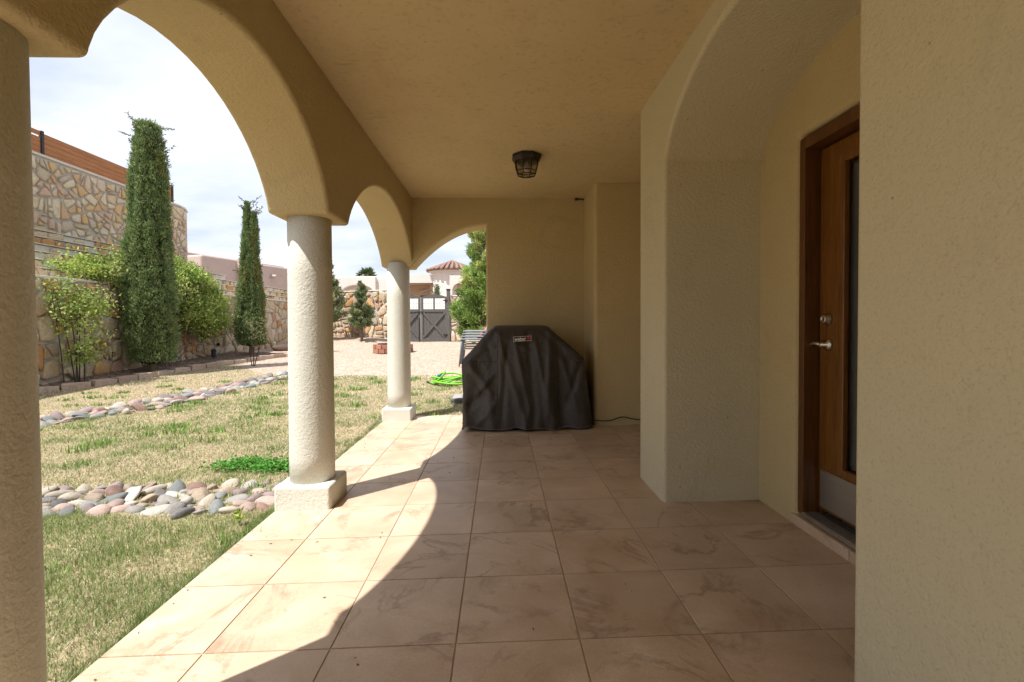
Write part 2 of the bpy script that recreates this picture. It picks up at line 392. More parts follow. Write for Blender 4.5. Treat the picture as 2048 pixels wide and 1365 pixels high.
# corner block and walls on the house side
MB().box(1.05, 2.4, 5.28, 6.285, -.15, 2.97).build('corner_pier', M['stucco'], house, bevel=.045, seg=4)
wp = [(-6.2, -.15), (1.375, -.15), (1.375, 2.19)]
wp += arch(2.187, .812, 2.19, .405, .66)[1:-1]
wp += [(3.0, 2.19), (3.0, -.15), (3.52, -.15), (3.52, 2.99), (-6.2, 2.99)]
MB().prism(wp, 'x', 1.04, 1.70).build('alcove_wall', M['stucco_wall'], house, bevel=.026, seg=4)
dp = [(-6.1, -.15), (1.60, -.15), (1.60, 2.20), (2.63, 2.20), (2.63, -.15), (5.5, -.15), (5.5, 2.96), (-6.1, 2.96)]
MB().prism(dp, 'x', 1.66, 1.95).build('house_wall', M['stucco'], house, bevel=.03, seg=3)
MB().box(-1.25, 2.3, -6.15, 6.1, ZC, 2.955).build('ceiling', M['stucco_fine'], house)
MB().box(-1.462, 4.5, -6.19, 6.28, 3.002, 3.5).build('parapet', M['stucco'], house)
MB().box(-1.46, 1.66, -6.6, -6.21, -.15, 3.0).build('porch_end_wall', M['stucco'], house)
# rooms behind the door
r = MB()
r.box(1.951, 4.4, -.6, 4.2, -.1, .02); r.box(1.951, 4.4, -.6, 4.2, 2.5, 2.6); r.box(4.3, 4.4, -.6, 4.2, .02, 2.5)
r.box(1.951, 4.3, -.6, -.5, .02, 2.5); r.box(1.951, 4.3, 4.1, 4.2, .02, 2.5)
r.build('room_shell', M['white'], house)
for kx in range(3): MB().box(2.7, 3.2, 3.1-kx*.01, 3.6, .03+kx*.9, .9+kx*.9, bev=.01).build('cupboard', M['white'], house)
# columns
def column(y):
    base = MB().box(-1.455, -1.095, y-.175, y+.175, -.14, .135)
    m = MB(); R0 = .142; n = 40
    m.lathe([(R0, .10), (R0+.002, .3), (R0, .9), (R0-.003, 1.5), (R0-.004, 1.93)], n)
    c = m.build('column', M['stucco_col'], house, True, (-1.272, y, 0))
    b = base.build('column_base', M['stucco_col'], c, bevel=.02, seg=3); b.location = (1.272, -y, 0)
    return c
for y in (-2.9, 1.135, 3.232, 6.01): column(y)

# ---- door (a part of the house)
door = link('door', None, None, house, (1.765, 2.105, 0))
def dpart(mb, name, mat, **k): return mb.build(name, mat, door, **k)
DZ0, DZ1 = .145, 2.115; W0, W1 = -.475, .478          # local y; leaf faces -x
leaf = MB()
leaf.box(0, .045, .30, W1, DZ0, DZ1); leaf.box(0, .045, W0, -.30, DZ0, DZ1)
leaf.box(.0005, .0445, -.30, .30, DZ0, .40); leaf.box(.0005, .0445, -.30, .30, 2.0, DZ1)
dpart(leaf, 'door_leaf', M['door_wood'], bevel=.004, seg=2)
g = MB()
for a, b_ in ((.285, .325), (-.325, -.285)): g.box(-.010, .02, a, b_, .385, 2.02)
for a, b_ in ((.372, .412), (1.992, 2.032)): g.box(-.0103, .02, -.324, .324, a, b_)
dpart(g, 'glass_moulding', M['door_wood'], bevel=.007, seg=3)
dpart(MB().box(.018, .026, -.31, .31, .39, 2.01), 'glass_pane', M['glass'])
kp = dpart(MB().box(-.0035, .0, -.45, .462, .160, .362), 'kick_plate', M['steel'], bevel=.001, seg=1)
sc = MB()
for yy in (.43, .3, .15): 
    for z_ in (.182, .342): sc.lathe([(.005, 0), (.005, .002), (.002, .003)], 8); 
for q, (yy, z_) in enumerate([(.44, .178), (.29, .178), (.14, .178), (.44, .345), (.29, .345), (.14, .345)]):
    MB().lathe([(.005, 0), (.0048, .002), (.002, .003)], 8).build('screw', M['nickel'], door, loc=(-.0035, yy, z_), rot=(0, -math.pi/2, 0))
M['reflection_strip'] = plain('grey_reflection', (.13, .13, .13), .7)
dpart(MB().box(.045, .05, .215, .30, .42, 1.98), 'reflection_strip', M['reflection_strip'])  # grey panel added behind the glass, imitating a reflected strip
fr = MB()
fr.box(-.085, .06, .485, .545, .10, 2.19); fr.box(-.085, .06, -.545, -.482, .10, 2.19); fr.box(-.0853, .06, -.482, .485, 2.125, 2.191)
fr.box(.012, .055, .47, .486, .10, 2.126)
dpart(fr, 'door_frame', M['frame_wood'], bevel=.004, seg=2)
lv = MB(); lv.lathe([(.034, 0), (.034, .006), (.026, .014), (.013, .018), (.012, .05)], 20)
rx = (0, -math.pi/2, 0)
h = dpart(lv, 'handle_rose', M['nickel'], loc=(0, .408, 1.052), rot=rx, smooth=True)
lp = []
for k in range(9):
    u = k/8; lp.append((-.046-.006*math.sin(u*3.1), .408+.105*u, 1.052+.008*math.sin(u*math.pi*1.5)-.010*u*u))
dpart(MB().tube(lp, [.010, .0105, .0105, .010, .0095, .009, .0095, .011, .008], 10), 'lever_handle', M['nickel'], smooth=True)
bo = MB(); bo.lathe([(.031, 0), (.031, .008), (.024, .014), (.0225, .030), (.020, .033), (.012, .033), (.011, .031)], 22)
dpart(bo, 'deadbolt', M['nickel'], loc=(0, .41, 1.19), rot=rx, smooth=True)
# sill and step
sill = MB().box(-.092, .05, -.484, .486, .095, .112)
for k in range(6): sill.box(-.088+.014*k, -.081+.014*k, -.483, .485, .112, .119)
sill.build('metal_sill', M['aluminium'], door)
step = link('door_step', None, None, house, (1.655, 2.66, .03))
for k in range(3):
    MB().box(.0, .022, -.455-.457*k, -.002-.457*k, -.05, .058, bev=.002).build('step_tile', M['tile'], step)
    MB().box(.0225, .14, -.455-.457*k, -.002-.457*k, -.05, .055, bev=.002).build('step_top_tile', M['tile'], step)

# ------------------------------------------------------------------ ceiling lamp
lamp = thing('ceiling_lamp', 'dark bronze octagonal flush lantern on porch ceiling', 'ceiling lamp', (.252, 4.42, ZC))
o8 = math.pi/8
MB().lathe([(.125, .0), (.142, -.010), (.142, -.028), (.118, -.062), (.10, -.062)], 8, rot0=o8).build('canopy', M['iron'], lamp)
prof = [(.112, -.055), (.108, -.10), (.095, -.150), (.082, -.182)]
def op(r, z, k): return (r*math.cos(o8+k*math.pi/4), r*math.sin(o8+k*math.pi/4), z)
for k in range(8): MB().tube([op(r_, z_, k) for r_, z_ in prof], .0045, 6).build('cage_bar', M['iron'], lamp)
for k in range(8):
    m = MB(); v = [op(r_-.004, z_, k) for r_, z_ in prof]+[op(r_-.004, z_, k+1) for r_, z_ in prof]
    m.add(v, [(i, i+1, i+5, i+4) for i in range(3)]); o = m.build('glass_pane', M['lamp_glass'], lamp)
    s_ = o.modifiers.new('solid', 'SOLIDIFY'); s_.thickness = .003
ring = MB().tube([op(.095, -.150, k) for k in range(9)], .0045, 6); ring.tube([op(.082, -.182, k) for k in range(9)], .005, 6)
for k in range(4): ring.tube([op(.082, -.182, k), op(.03, -.190, k), op(.03, -.190, k+4), op(.082, -.182, k+4)], .003, 5) if k == 0 else None
ring.build('cage_ring', M['iron'], lamp)
MB().lathe([(.012, -.06), (.014, -.085), (.028, -.115), (.030, -.135), (.018, -.158), (.004, -.163)], 14).build('bulb', M['white'], lamp, True)

# cable bracket in the ceiling corner
br = MB().tube([(0, 0, 0), (.03, .0, .004), (.07, .0, -.002), (.115, 0, .006)], .008, 6); br.box(-.02, .02, -.012, .012, -.012, .014)
tag(br.build('cable_clip', M['black'], loc=(.955, 5.91, 2.705)), 'short black cable stub in ceiling corner above the grill', 'cable')
# power cord along the corner block
cp = [(1.0, 5.262, .085), (1.06, 5.258, .088), (1.16, 5.262, .078), (1.24, 5.266, .085), (1.33, 5.266, .115), (1.39, 5.268, .118), (1.47, 5.266, .10), (1.6, 5.262, .085), (1.68, 5.262, .08)]
def smooth_path(p, n=6):
    p = [Vector(q) for q in p]; out = []
    for i in range(len(p)-1):
        a, b, c, d = p[max(i-1, 0)], p[i], p[i+1], p[min(i+2, len(p)-1)]
        for k in range(n):
            t = k/n; out.append(.5*((2*b)+(c-a)*t+(2*a-5*b+4*c-d)*t*t+(3*b-a-3*c+d)*t**3))
    return out+[p[-1]]
tag(MB().tube(smooth_path(cp), .0055, 6).build('power_cord', M['black'], smooth=True), 'thin black power cord sagging along wall beside covered grill', 'cord')

# ------------------------------------------------------------------ grill under its cover
def m_cloth():
    m, t, b = new_mat('black_cover_cloth'); v = coords(t); n1 = noise(t, v, 3.0, 6, .65, .8); n2 = noise(t, v, 12, 5, .6, 1.2); n3 = noise(t, v, 420, 2)
    c = mixc(t, ramp(t, n1, [(.4, (0, 0, 0)), (.75, (1, 1, 1))]), (.042, .037, .033), (.060, .054, .048))
    du = ramp(t, noise(t, v, 26, 6, .75), [(.66, (0, 0, 0)), (.8, (.4, .4, .4))]); c = mixc(t, du, c, (.13, .115, .095))
    t.links.new(c, b.inputs['Base Color']); b.inputs['Roughness'].default_value = .5; b.inputs['Specular IOR Level'].default_value = .5
    bump(t, b, mathn(t, 'ADD', mathn(t, 'ADD', mathn(t, 'MULTIPLY', n1, 1.0), mathn(t, 'MULTIPLY', n2, .5)), mathn(t, 'MULTIPLY', n3, .03)), .75, .03); return m
M['cloth'] = m_cloth()
grill = thing('covered_grill', 'barbecue grill under a faded black fabric cover by the porch end wall', 'grill', (.29, 5.45, .005), rad(-1.0))
# rows: z, xl, xr, yf, yb (local)
rows = [(.030, -.695, .705, -.335, .33), (.10, -.69, .70, -.335, .33), (.25, -.69, .69, -.33, .33), (.42, -.69, .672, -.325, .325), (.58, -.70, .655, -.32, .325),
        (.70, -.705, .642, -.315, .32), (.765, -.70, .635, -.31, .32), (.80, -.675, .612, -.305, .315), (.84, -.63, .57, -.30, .31), (.92, -.56, .475, -.285, .30),
        (1.0, -.49, .385, -.268, .285), (1.07, -.425, .305, -.245, .265), (1.115, -.385, .265, -.20, .23), (1.140, -.36, .235, -.12, .16), (1.145, -.30, .18, -.05, .08)]
NU = 264; V = []
CRE = [(-.30, 1.02, -.10, .35, .030, .011), (-.12, .93, .02, .30, .028, .012), (.02, .95, .09, .25, .035, -.013), (.10, .93, .20, .40, .030, .012), (.25, .98, .22, .20, .03, .012), (-.22, .80, -.26, .20, .03, -.012), (-.60, .70, -.42, .45, .035, .018), (-.42, .45, -.62, .28, .04, -.02), (-.36, .62, -.52, .42, .03, .014), (-.34, .30, -.50, .12, .03, .016), (.40, .72, .52, .30, .03, .012), (.58, .70, .46, .35, .03, -.012), (-.28, 1.03, .0, .88, .02, .007), (.24, 1.04, .0, .92, .02, .007), (-.34, .95, -.56, .82, .025, .008), (-.45, .98, -.38, .80, .02, -.008)]
def crease(x, z):
    t_ = 0
    for x0, z0, x1, z1, w_, a_ in CRE:
        dx, dz = x1-x0, z1-z0; l2 = dx*dx+dz*dz; f_ = ((x-x0)*dx+(z-z0)*dz)/l2
        e_ = max(0, -f_, f_-1); d_ = ((x-x0)*dz-(z-z0)*dx)/math.sqrt(l2)
        t_ += 1.5*a_*math.exp(-(d_/w_)**2)*math.exp(-(e_/.18)**2)
    return t_
def lerp_rows(z):
    for a, b in zip(rows, rows[1:]):
        if a[0] <= z <= b[0]:
            t = (z-a[0])/(b[0]-a[0]); return [a[i]*(1-t)+b[i]*t for i in range(5)]
    return list(rows[-1])
zl = list(np.linspace(.03, .70, 22))+list(np.linspace(.725, 1.12, 20))+[1.135, 1.143, 1.145]
for z in zl:
    _, xl, xr, yf, yb = lerp_rows(z); L1 = xr-xl; L2 = yb-yf; per = 2*(L1+L2); ca, cb = (xl+xr)/2, (yf+yb)/2
    dn = max(0, 1-z/.8)
    for k in range(NU):
        u = k/NU
        # fixed fractions per side so that columns run straight down
        if u < .36: f = u/.36; x, y, nx_, ny_ = xl+L1*f, yf, 0, -1
        elif u < .5: f = (u-.36)/.14; x, y, nx_, ny_ = xr, yf+L2*f, 1, 0
        elif u < .86: f = (u-.5)/.36; x, y, nx_, ny_ = xr-L1*f, yb, 0, 1
        else: f = (u-.86)/.14; x, y, nx_, ny_ = xl, yb-L2*f, -1, 0
        e = min(f, 1-f)*(L1 if ny_ else L2); rr = .05
        if e < rr:   # round the corners
            q = (1-e/rr); y += (-ny_)*.018*q*q; x += (-nx_)*.018*q*q
        amp = (.005+.028*dn**1.1)
        fold = math.sin(u*math.pi*2*13+1.2*math.sin(u*19)+.9*math.sin(z*5))*.55+math.sin(u*math.pi*2*23+2+z*2.5)*.28+.5*math.sin(u*71+z*9)*.25
        if ny_ == -1:   # broad soft creases in the front cloth
            bul = 1/(1+math.exp(-(x+.315)/.018))*1/(1+math.exp((x-.31)/.018)); y -= .04*bul*min(1, (1.12-z)/.3 if z < 1.12 else 0)
            y -= crease(x, z)
            fx = (x+.05); fold += .55*math.sin(fx*13-2.4*z)*dn + .8*math.exp(-((fx-.12-.25*(z-.4))/.05)**2)*dn - .7*math.exp(-((fx-.02+.2*(z-.5))/.06)**2)*dn
        if 1.13 < z: amp *= .3
        dy = .010*math.sin(u*40)*dn
        V.append((x+nx_*amp*fold, y+ny_*amp*fold, z+(.014*math.sin(u*41+1)+.010*math.sin(u*93))*max(0, 1-z/.12)-.018*math.exp(-((x/.3)**2))*(z > 1.12)*0))
F = []
nr = len(zl)
for j in range(nr-1):
    for k in range(NU): F.append((j*NU+k, j*NU+(k+1) % NU, (j+1)*NU+(k+1) % NU, (j+1)*NU+k))
V.append((-.06, .015, 1.146))
for k in range(NU): F.append(((nr-1)*NU+k, (nr-1)*NU+(k+1) % NU, nr*NU))
def cov(x, z):     # front surface y for a local x,z
    _, xl, xr, yf, yb = lerp_rows(z); best = None
    j = min(range(nr), key=lambda q: abs(zl[q]-z)); 
    k = min(range(int(NU*.36)), key=lambda q: abs(V[j*NU+q][0]-x)); return V[j*NU+k][1]
cover = link('fabric_cover', mesh_from('fabric_cover', V, F, True), M['cloth'], grill)
hem = MB().tube([(V[k][0]*1.002, V[k][1]*1.006, V[k][2]+.004) for k in list(range(NU))+[0]], .0055, 5); M['hem'] = plain('grey_hem_tape', (.14, .13, .125), .7)
hem.build('hem', M['hem'], grill, True)
for xs in (-.315, .31):
    pts = []
    for z in np.linspace(.05, 1.09, 26):
        xx = xs+(.018*(1-z) if xs > 0 else -.012*(1-z)); pts.append((xx, cov(xx, z)-.003, z))
    MB().tube(pts, .004, 5).build('seam', M['cloth'], grill, True)
for xa, xb, z in ((-.66, -.33, .752), (.335, .60, .79)):
    MB().tube([(x, cov(x, z)-.003, z) for x in np.linspace(xa, xb, 10)], .0032, 5).build('seam', M['cloth'], grill, True)
# grill carcass that carries the cover
MB().box(-.62, .60, -.24, .24, .72, .76).box(-.34, .24, -.2, .2, .76, 1.08).box(-.3, .3, -.22, .22, .06, .7).build('grill_body', M['iron'], grill)
for a in (-.28, .28):
    for b_ in (-.18, .18): MB().lathe([(.03, -.012), (.03, .012)], 12).build('wheel', M['black'], grill, loc=(a, b_, .028), rot=(math.pi/2, 0, 0))
# logo patch
lx, lz = -.045, 1.0; ly = min(cov(lx+a_, lz+b_) for a_ in (-.08, 0, .08) for b_ in (-.02, .02))-.004
lean = math.atan2(.017, .075)
pt = link('logo_patch', None, None, grill, (lx, ly, lz), (-lean, rad(-3.0), 0)); pt['label'] = 'white framed logo patch reading weber with red kettle'
M['patch_bg'] = plain('black_patch', (.012, .012, .012), .6); M['patch_white'] = plain('white_print', (.78, .77, .74), .6); M['patch_red'] = plain('red_print', (.62, .02, .02), .6)
MB().box(-.097, .097, 0, .003, -.027, .027).build('patch_ground', M['patch_bg'], pt)
fm = MB()
fm.box(-.097, .097, -.0018, 0, .0235, .027).box(-.097, .097, -.0018, 0, -.027, -.0235).box(-.097, -.0935, -.0018, 0, -.0235, .0235).box(.0935, .097, -.0018, 0, -.0235, .0235)
fm.build('patch_border', M['patch_white'], pt)
cu = bpy.data.curves.new('txt', 'FONT'); cu.body = 'weber'; cu.size = .055; cu.extrude = .0008; cu.offset = .0010; cu.align_x = 'LEFT'
to = bpy.data.objects.new('txt', cu); C.objects.link(to)
dg = bpy.context.evaluated_depsgraph_get(); tm = bpy.data.meshes.new_from_object(to.evaluated_get(dg)); bpy.data.objects.remove(to)
xs_ = [v.co.x for v in tm.vertices]; ys_ = [v.co.y for v in tm.vertices]
for v in tm.vertices:
    v.co = Vector((-.086+(v.co.x-min(xs_))/(max(xs_)-min(xs_))*.128, -.0012+v.co.z*.4, -.020+(v.co.y-min(ys_))/(max(ys_)-min(ys_))*.040))
tm.materials.clear(); link('patch_lettering', tm, M['patch_white'], pt)
kt = MB(); poly = []
for k in range(20):
    a = 2*math.pi*k/20; poly.append((.068+.0165*math.cos(a), .004+.0135*math.sin(a)))
kt.prism(poly, 'y', -.0018, 0)
for s_ in (-1, 1): kt.prism([(.068+s_*.004, -.008), (.068+s_*.006, -.008), (.068+s_*.013, -.019), (.068+s_*.0105, -.019)][::s_], 'y', -.0016, 0)
kt.prism([(.060, -.015), (.076, -.015), (.076, -.0165), (.060, -.0165)], 'y', -.0015, 0); kt.prism([(.065, .0165), (.071, .0165), (.071, .0195), (.065, .0195)], 'y', -.0015, 0)
kt.build('patch_kettle', M['patch_red'], pt)

# ------------------------------------------------------------------ stone walls
def clip(poly, nxn, nyn, d):
    out = []; m = len(poly)
    for i in range(m):
        a, b = poly[i], poly[(i+1) % m]; da = a[0]*nxn+a[1]*nyn-d; db = b[0]*nxn+b[1]*nyn-d
        if da <= 0: out.append(a)
        if (da < 0 < db) or (db < 0 < da):
            t = da/(da-db); out.append((a[0]+(b[0]-a[0])*t, a[1]+(b[1]-a[1])*t))
    return out
def cells(L, H, rmin, rmax, seed, gap, asp=1.25):
    """random convex splitting of the wall face: angular, uneven rubble"""
    rs = np.random.default_rng(seed); out = []; todo = []
    nL = max(1, int(round(L/1.6)))
    for k in range(nL): todo.append([(L*k/nL, 0), (L*(k+1)/nL, 0), (L*(k+1)/nL, H), (L*k/nL, H)])
    if nL > 1:   # slanted first cuts
        cuts = [0]+[L*k/nL+rs.normal()*.25 for k in range(1, nL)]+[L]; tops = [0]+[c+rs.normal()*.3 for c in cuts[1:-1]]+[L]
        todo = [[(cuts[k], 0), (cuts[k+1], 0), (tops[k+1], H), (tops[k], H)] for k in range(nL)]
    while todo:
        p = todo.pop(); A = area(p); tgt = (2*math.exp(rs.uniform(math.log(rmin), math.log(rmax))))**2*1.5
        if A < tgt or A < (2*rmin)**2*.6: out.append(p); continue
        P = np.array(p); c = P.mean(0); U = P-c; cov_ = U.T@U; w_, v_ = np.linalg.eigh(cov_); ax = v_[:, 1]
        if rs.random() < .12: ax = v_[:, 0]
        an = math.atan2(ax[1], ax[0])+rs.normal()*.24; nx_, ny_ = math.cos(an), math.sin(an)
        pr = U@np.array([nx_, ny_]); o = c+np.array([nx_, ny_])*(pr.max()-pr.min())*rs.uniform(-.2, .2); d = o[0]*nx_+o[1]*ny_
        a_, b_ = clip(p, nx_, ny_, d), clip(p, -nx_, -ny_, -d)
        if len(a_) < 3 or len(b_) < 3: out.append(p); continue
        todo += [a_, b_]
    res = []
    for p in out:
        q = p; m = len(p)
        sg = 1 if sum(p[i][0]*p[(i+1) % m][1]-p[(i+1) % m][0]*p[i][1] for i in range(m)) > 0 else -1
        for i in range(m):
            a_, b_ = p[i], p[(i+1) % m]; ln = math.hypot(b_[0]-a_[0], b_[1]-a_[1])
            if ln < 1e-6: continue
            nx_, ny_ = sg*(b_[1]-a_[1])/ln, -sg*(b_[0]-a_[0])/ln
            q = clip(q, nx_, ny_, a_[0]*nx_+a_[1]*ny_-gap*rs.uniform(.25, .85))
            if len(q) < 3: break
        if len(q) < 3 or area(q) < .0015: continue
        if rs.random() < .5 and len(q) > 3:   # knock one corner off
            k = rs.integers(len(q)); c = np.mean(q, 0); v = np.array(q[k])-c; ln = np.linalg.norm(v); nx_, ny_ = v/ln; q = clip(q, nx_, ny_, c[0]*nx_+c[1]*ny_+ln*rs.uniform(.62, .85))
        res.append(q)
    return res
def area(p): return abs(sum(p[i][0]*p[(i+1) % len(p)][1]-p[(i+1) % len(p)][0]*p[i][1] for i in range(len(p)))/2)
def stone_mesh(poly, h, rs):
    cx = sum(p[0] for p in poly)/len(poly); cy = sum(p[1] for p in poly)/len(poly)
    sz = math.sqrt(area(poly))
    q = []; m = len(poly)
    for i in range(m):
        a, b = poly[i], poly[(i+1) % m]
        if math.hypot(a[0]-b[0], a[1]-b[1]) < sz*.22: q.append(((a[0]+b[0])/2, (a[1]+b[1])/2)); continue
        w = rs.uniform(.07, .22); q.append((a[0]*(1-w)+b[0]*w, a[1]*(1-w)+b[1]*w)); w = rs.uniform(.07, .22); q.append((a[0]*w+b[0]*(1-w), a[1]*w+b[1]*(1-w)))
    q = [(p[0]-cx+rs.normal()*sz*.03, p[1]-cy+rs.normal()*sz*.03) for p in q]; n = len(q)
    V = []; tilt = (rs.normal()*.05, rs.normal()*.05)
    for s_, d in ((1, -.02), (.985, h*.6), (.92, h*.93), (.66, h*1.02)):
        for p in q: V.append((p[0]*s_, p[1]*s_, d+(tilt[0]*p[0]+tilt[1]*p[1]+rs.normal()*h*.05 if d > 0 else 0)))
    V.append((0, 0, h*1.05)); F = []
    for r_ in range(3):
        for k in range(n): F.append((r_*n+k, r_*n+(k+1) % n, (r_+1)*n+(k+1) % n, (r_+1)*n+k))
    for k in range(n): F.append((3*n+k, 3*n+(k+1) % n, 4*n))
    return (cx, cy), V, F
def stone_face(parent, L, H, rmin, rmax, seed, to_local, mat, h=.05, gap=.03, asp=1.25, keep=None, joined=False):
    acc = MB()
    """to_local(s,t,d) -> local coords of the parent; every stone is an object of its own"""
    rs = np.random.default_rng(seed+99); o0 = Vector(to_local(0, 0, 0))
    ex = (Vector(to_local(1, 0, 0))-o0); ey = Vector(to_local(0, 1, 0))-o0; ez = Vector(to_local(0, 0, 1))-o0
    n = 0
    for poly in cells(L, H, rmin, rmax, seed, gap, asp):
        if area(poly) < .0012: continue
        (cx, cy), V, F = stone_mesh(poly, h*rs.uniform(.7, 1.3), rs)
        if keep and not keep(cx, cy): continue
        Vl = [ex*v[0]+ey*v[1]+ez*v[2] for v in V]
        if ex.cross(ey).dot(ez) < 0: F = [f[::-1] for f in F]
        n += 1
        if joined: c0 = Vector(to_local(cx, cy, 0)); acc.add([p+c0 for p in Vl], F)
        else: link('stone', mesh_from('stone', Vl, F, True), mat, parent, Vector(to_local(cx, cy, 0)))
    if joined: o = acc.build('stonework', mat, parent, True); o['kind'] = 'stuff'
    return n
WX = -8.0
# lower retaining wall, face looks +x, runs along y
LW = thing('retaining_wall', 'lower rubble stone retaining wall behind shrubs, tan and orange stones', 'stone wall', (WX, 7.0, -.05))
ZL = 2.02
MB().box(-.5, 0, -6, 14.2, -.1, ZL+.05-.02).build('mortar', M['mortar'], LW)
n1 = stone_face(LW, 6.0, ZL+.02, .09, .24, 3, lambda s, t, d: (d, .9+s, t), M['stone'], .055, .035, 1.15)
n2 = stone_face(LW, 7.2, ZL+.02, .115, .22, 4, lambda s, t, d: (d, 6.92+s, t), M['stone'], .05, .035, 1.0)
stone_face(LW, 6.8, ZL+.02, .10, .24, 5, lambda s, t, d: (d, -5.95+s, t), M['stone_mixed'], .055, .035, 1.15, joined=True)
# coping ledge on the lower wall
MB().box(-.52, .035, -6, 14.15, ZL+.03, ZL+.075, bev=.015).build('ledge', M['ledge'], LW)
for yy, zz_ in ((2.95, .62), (4.55, .78), (.2, .6), (6.6, .66)):
    MB().lathe([(.045, -.02), (.045, .075), (.037, .075), (.037, .0)], 14, cap=False).lathe([(.037, 0), (.001, .001)], 14).build('drain_pipe', M['black'], LW, loc=(0, yy, zz_), rot=(0, math.pi/2, 0))
print('lower stones', n1, n2)

# terrace steps: courses of squared stones, each set back
TS = thing('terrace_steps', 'stepped courses of pale squared stones above the retaining wall', 'stone steps', (WX, 7.0, ZL+.02))
rs = np.random.default_rng(21); RISE = .185; cnt = 0
for k in range(6):
    yend = [14.1, 14.1, 14.1, 8.9, 7.6, 6.9][k]; xf = -.30-.235*k; z0 = k*RISE
    MB().box(xf-.35, xf-.03, -6, yend, z0-.05, z0+RISE-.03).build('mortar', M['ledge'], TS)
    MB().box(xf-.33, xf+.015, -6, yend+.02, z0+RISE-.018, z0+RISE, bev=.006).build('ledge', M['ledge'], TS)
    ra = np.random.default_rng(400+k); q_ = -5.9; acc = MB()
    while q_ < .9:
        w = ra.uniform(.15, .40); hgt = RISE-.012-ra.uniform(0, .045); acc.box(xf-.05, xf+.02+ra.uniform(-.012, .015), q_+.012, q_+w-.012, z0+.008, z0+hgt, bev=.012); q_ += w
    ob = acc.build('stonework', M['stone_mixed'], TS); ob['kind'] = 'stuff'
    s_ = .95+rs.uniform(0, .2)
    while s_ < yend-.15 and cnt < 296:
        w = rs.uniform(.15, .40); hgt = RISE-.012-rs.uniform(0, .045)
        if rs.uniform() < .82:
            poly = [(.012, .008+rs.uniform(0, .02)), (w-.012, .008+rs.uniform(0, .02)), (w-.012-rs.uniform(0, .03), hgt-rs.uniform(0, .03)), (w*.5, hgt), (.012+rs.uniform(0, .03), hgt-rs.uniform(0, .03))]
            (cx, cy), Vv, F = stone_mesh(poly, .05*rs.uniform(.7, 1.3), rs)
            Vl = [(v[2], v[0], v[1]) for v in Vv]
            link('stone', mesh_from('stone', Vl, F, True), M['stone_step'], TS, (xf-.03, s_+cx, z0+cy)); cnt += 1
        s_ += w
print('step stones', cnt)
# upper tall wall
UX = -9.62; UZ0 = ZL+.02+.9; UZ1 = 4.74
UW = thing('upper_stone_wall', 'tall upper wall of cream and peach rubble stone beneath the wooden fence', 'stone wall', (UX, 9.0, UZ0))
UL = 5.95; UH = UZ1-UZ0
MB().prism([(-7, 0), (UL, 0), (UL, UH-.13), (UL-.12, UH-.05), (UL-.35, UH-.02), (-7, UH-.02)], 'x', -.6, -.002).build('mortar', M['mortar'], UW)
n3 = stone_face(UW, UL-.1, UH-.06, .0625, .155, 8, lambda s, t, d: (d, .05+s, t), M['stone_light'], .04, .035, 1.2, keep=lambda a, b: a > -.2)
stone_face(UW, 7.0, UH-.06, .07, .16, 18, lambda s, t, d: (d, -6.97+s, t), M['stone_mixed'], .04, .035, 1.2, joined=True)
n4 = stone_face(UW, .55, UH-.16, .09, .15, 9, lambda s, t, d: (-.02-s, UL+d, t), M['stone_light'], .04, .03, 1.1)
MB().prism([(-7, UH-.02), (UL-.35, UH-.02), (UL-.12, UH-.05), (UL, UH-.13), (UL+.02, UH-.10), (UL-.1, UH), (UL-.35, UH+.025), (-7, UH+.025)], 'x', -.6, .03).build('ledge', M['ledge'], UW)
print('upper stones', n3, n4)
# back garden wall in two stretches either side of the gate
def back_wall(name, label, a, b, H, seed, z0):
    a = Vector(a); b = Vector(b); L = (b-a).length; ang = math.atan2(b.y-a.y, b.x-a.x)
    w = thing(name, label, 'stone wall', (a.x, a.y, z0), ang)
    MB().box(0, L, 0, .4, -.3, H-.02).build('mortar', M['mortar'], w)
    n = stone_face(w, L, H, .09, .2, seed, lambda s, t, d: (s, -d, t), M['stone'], .06, .04, 1.15)
    MB().box(-.01, L+.01, -.03, .43, H-.0, H+.05, bev=.02).build('ledge', M['ledge'], w); return n
n5 = back_wall('garden_wall', 'rubble stone garden wall behind young junipers, left of the gate', (-7.9, 21.0, 0), (-4.38, 19.55, 0), 2.06, 31, .46)
n6 = back_wall('garden_wall', 'rubble stone garden wall to the right of the grey gate', (-1.98, 19.05, 0), (2.6, 18.8, 0), 1.82, 33, .42)
print('back', n5, n6)

# ------------------------------------------------------------------ wooden fence on the tall wall
fence = thing('wooden_fence', 'horizontal cedar board fence with black posts on top of tall stone wall', 'fence', (UX-.25, 9.0, UZ1-.05))
for k in range(6):
    for a, b_ in ((-3.0, 1.55), (1.62, 5.62)):
        MB().box(-.012, .012, a, b_, .02+k*.102, .02+k*.102+.096, bev=.003).build('slat', M['fence_wood'], fence, loc=(0, 0, .0 if not (a < 0 and k == 5) else .03))
for y in (-3.05, 1.585, 5.66): MB().box(-.03, .035, y-.03, y+.03, -.1, .67, bev=.003).build('post', M['black'], fence)

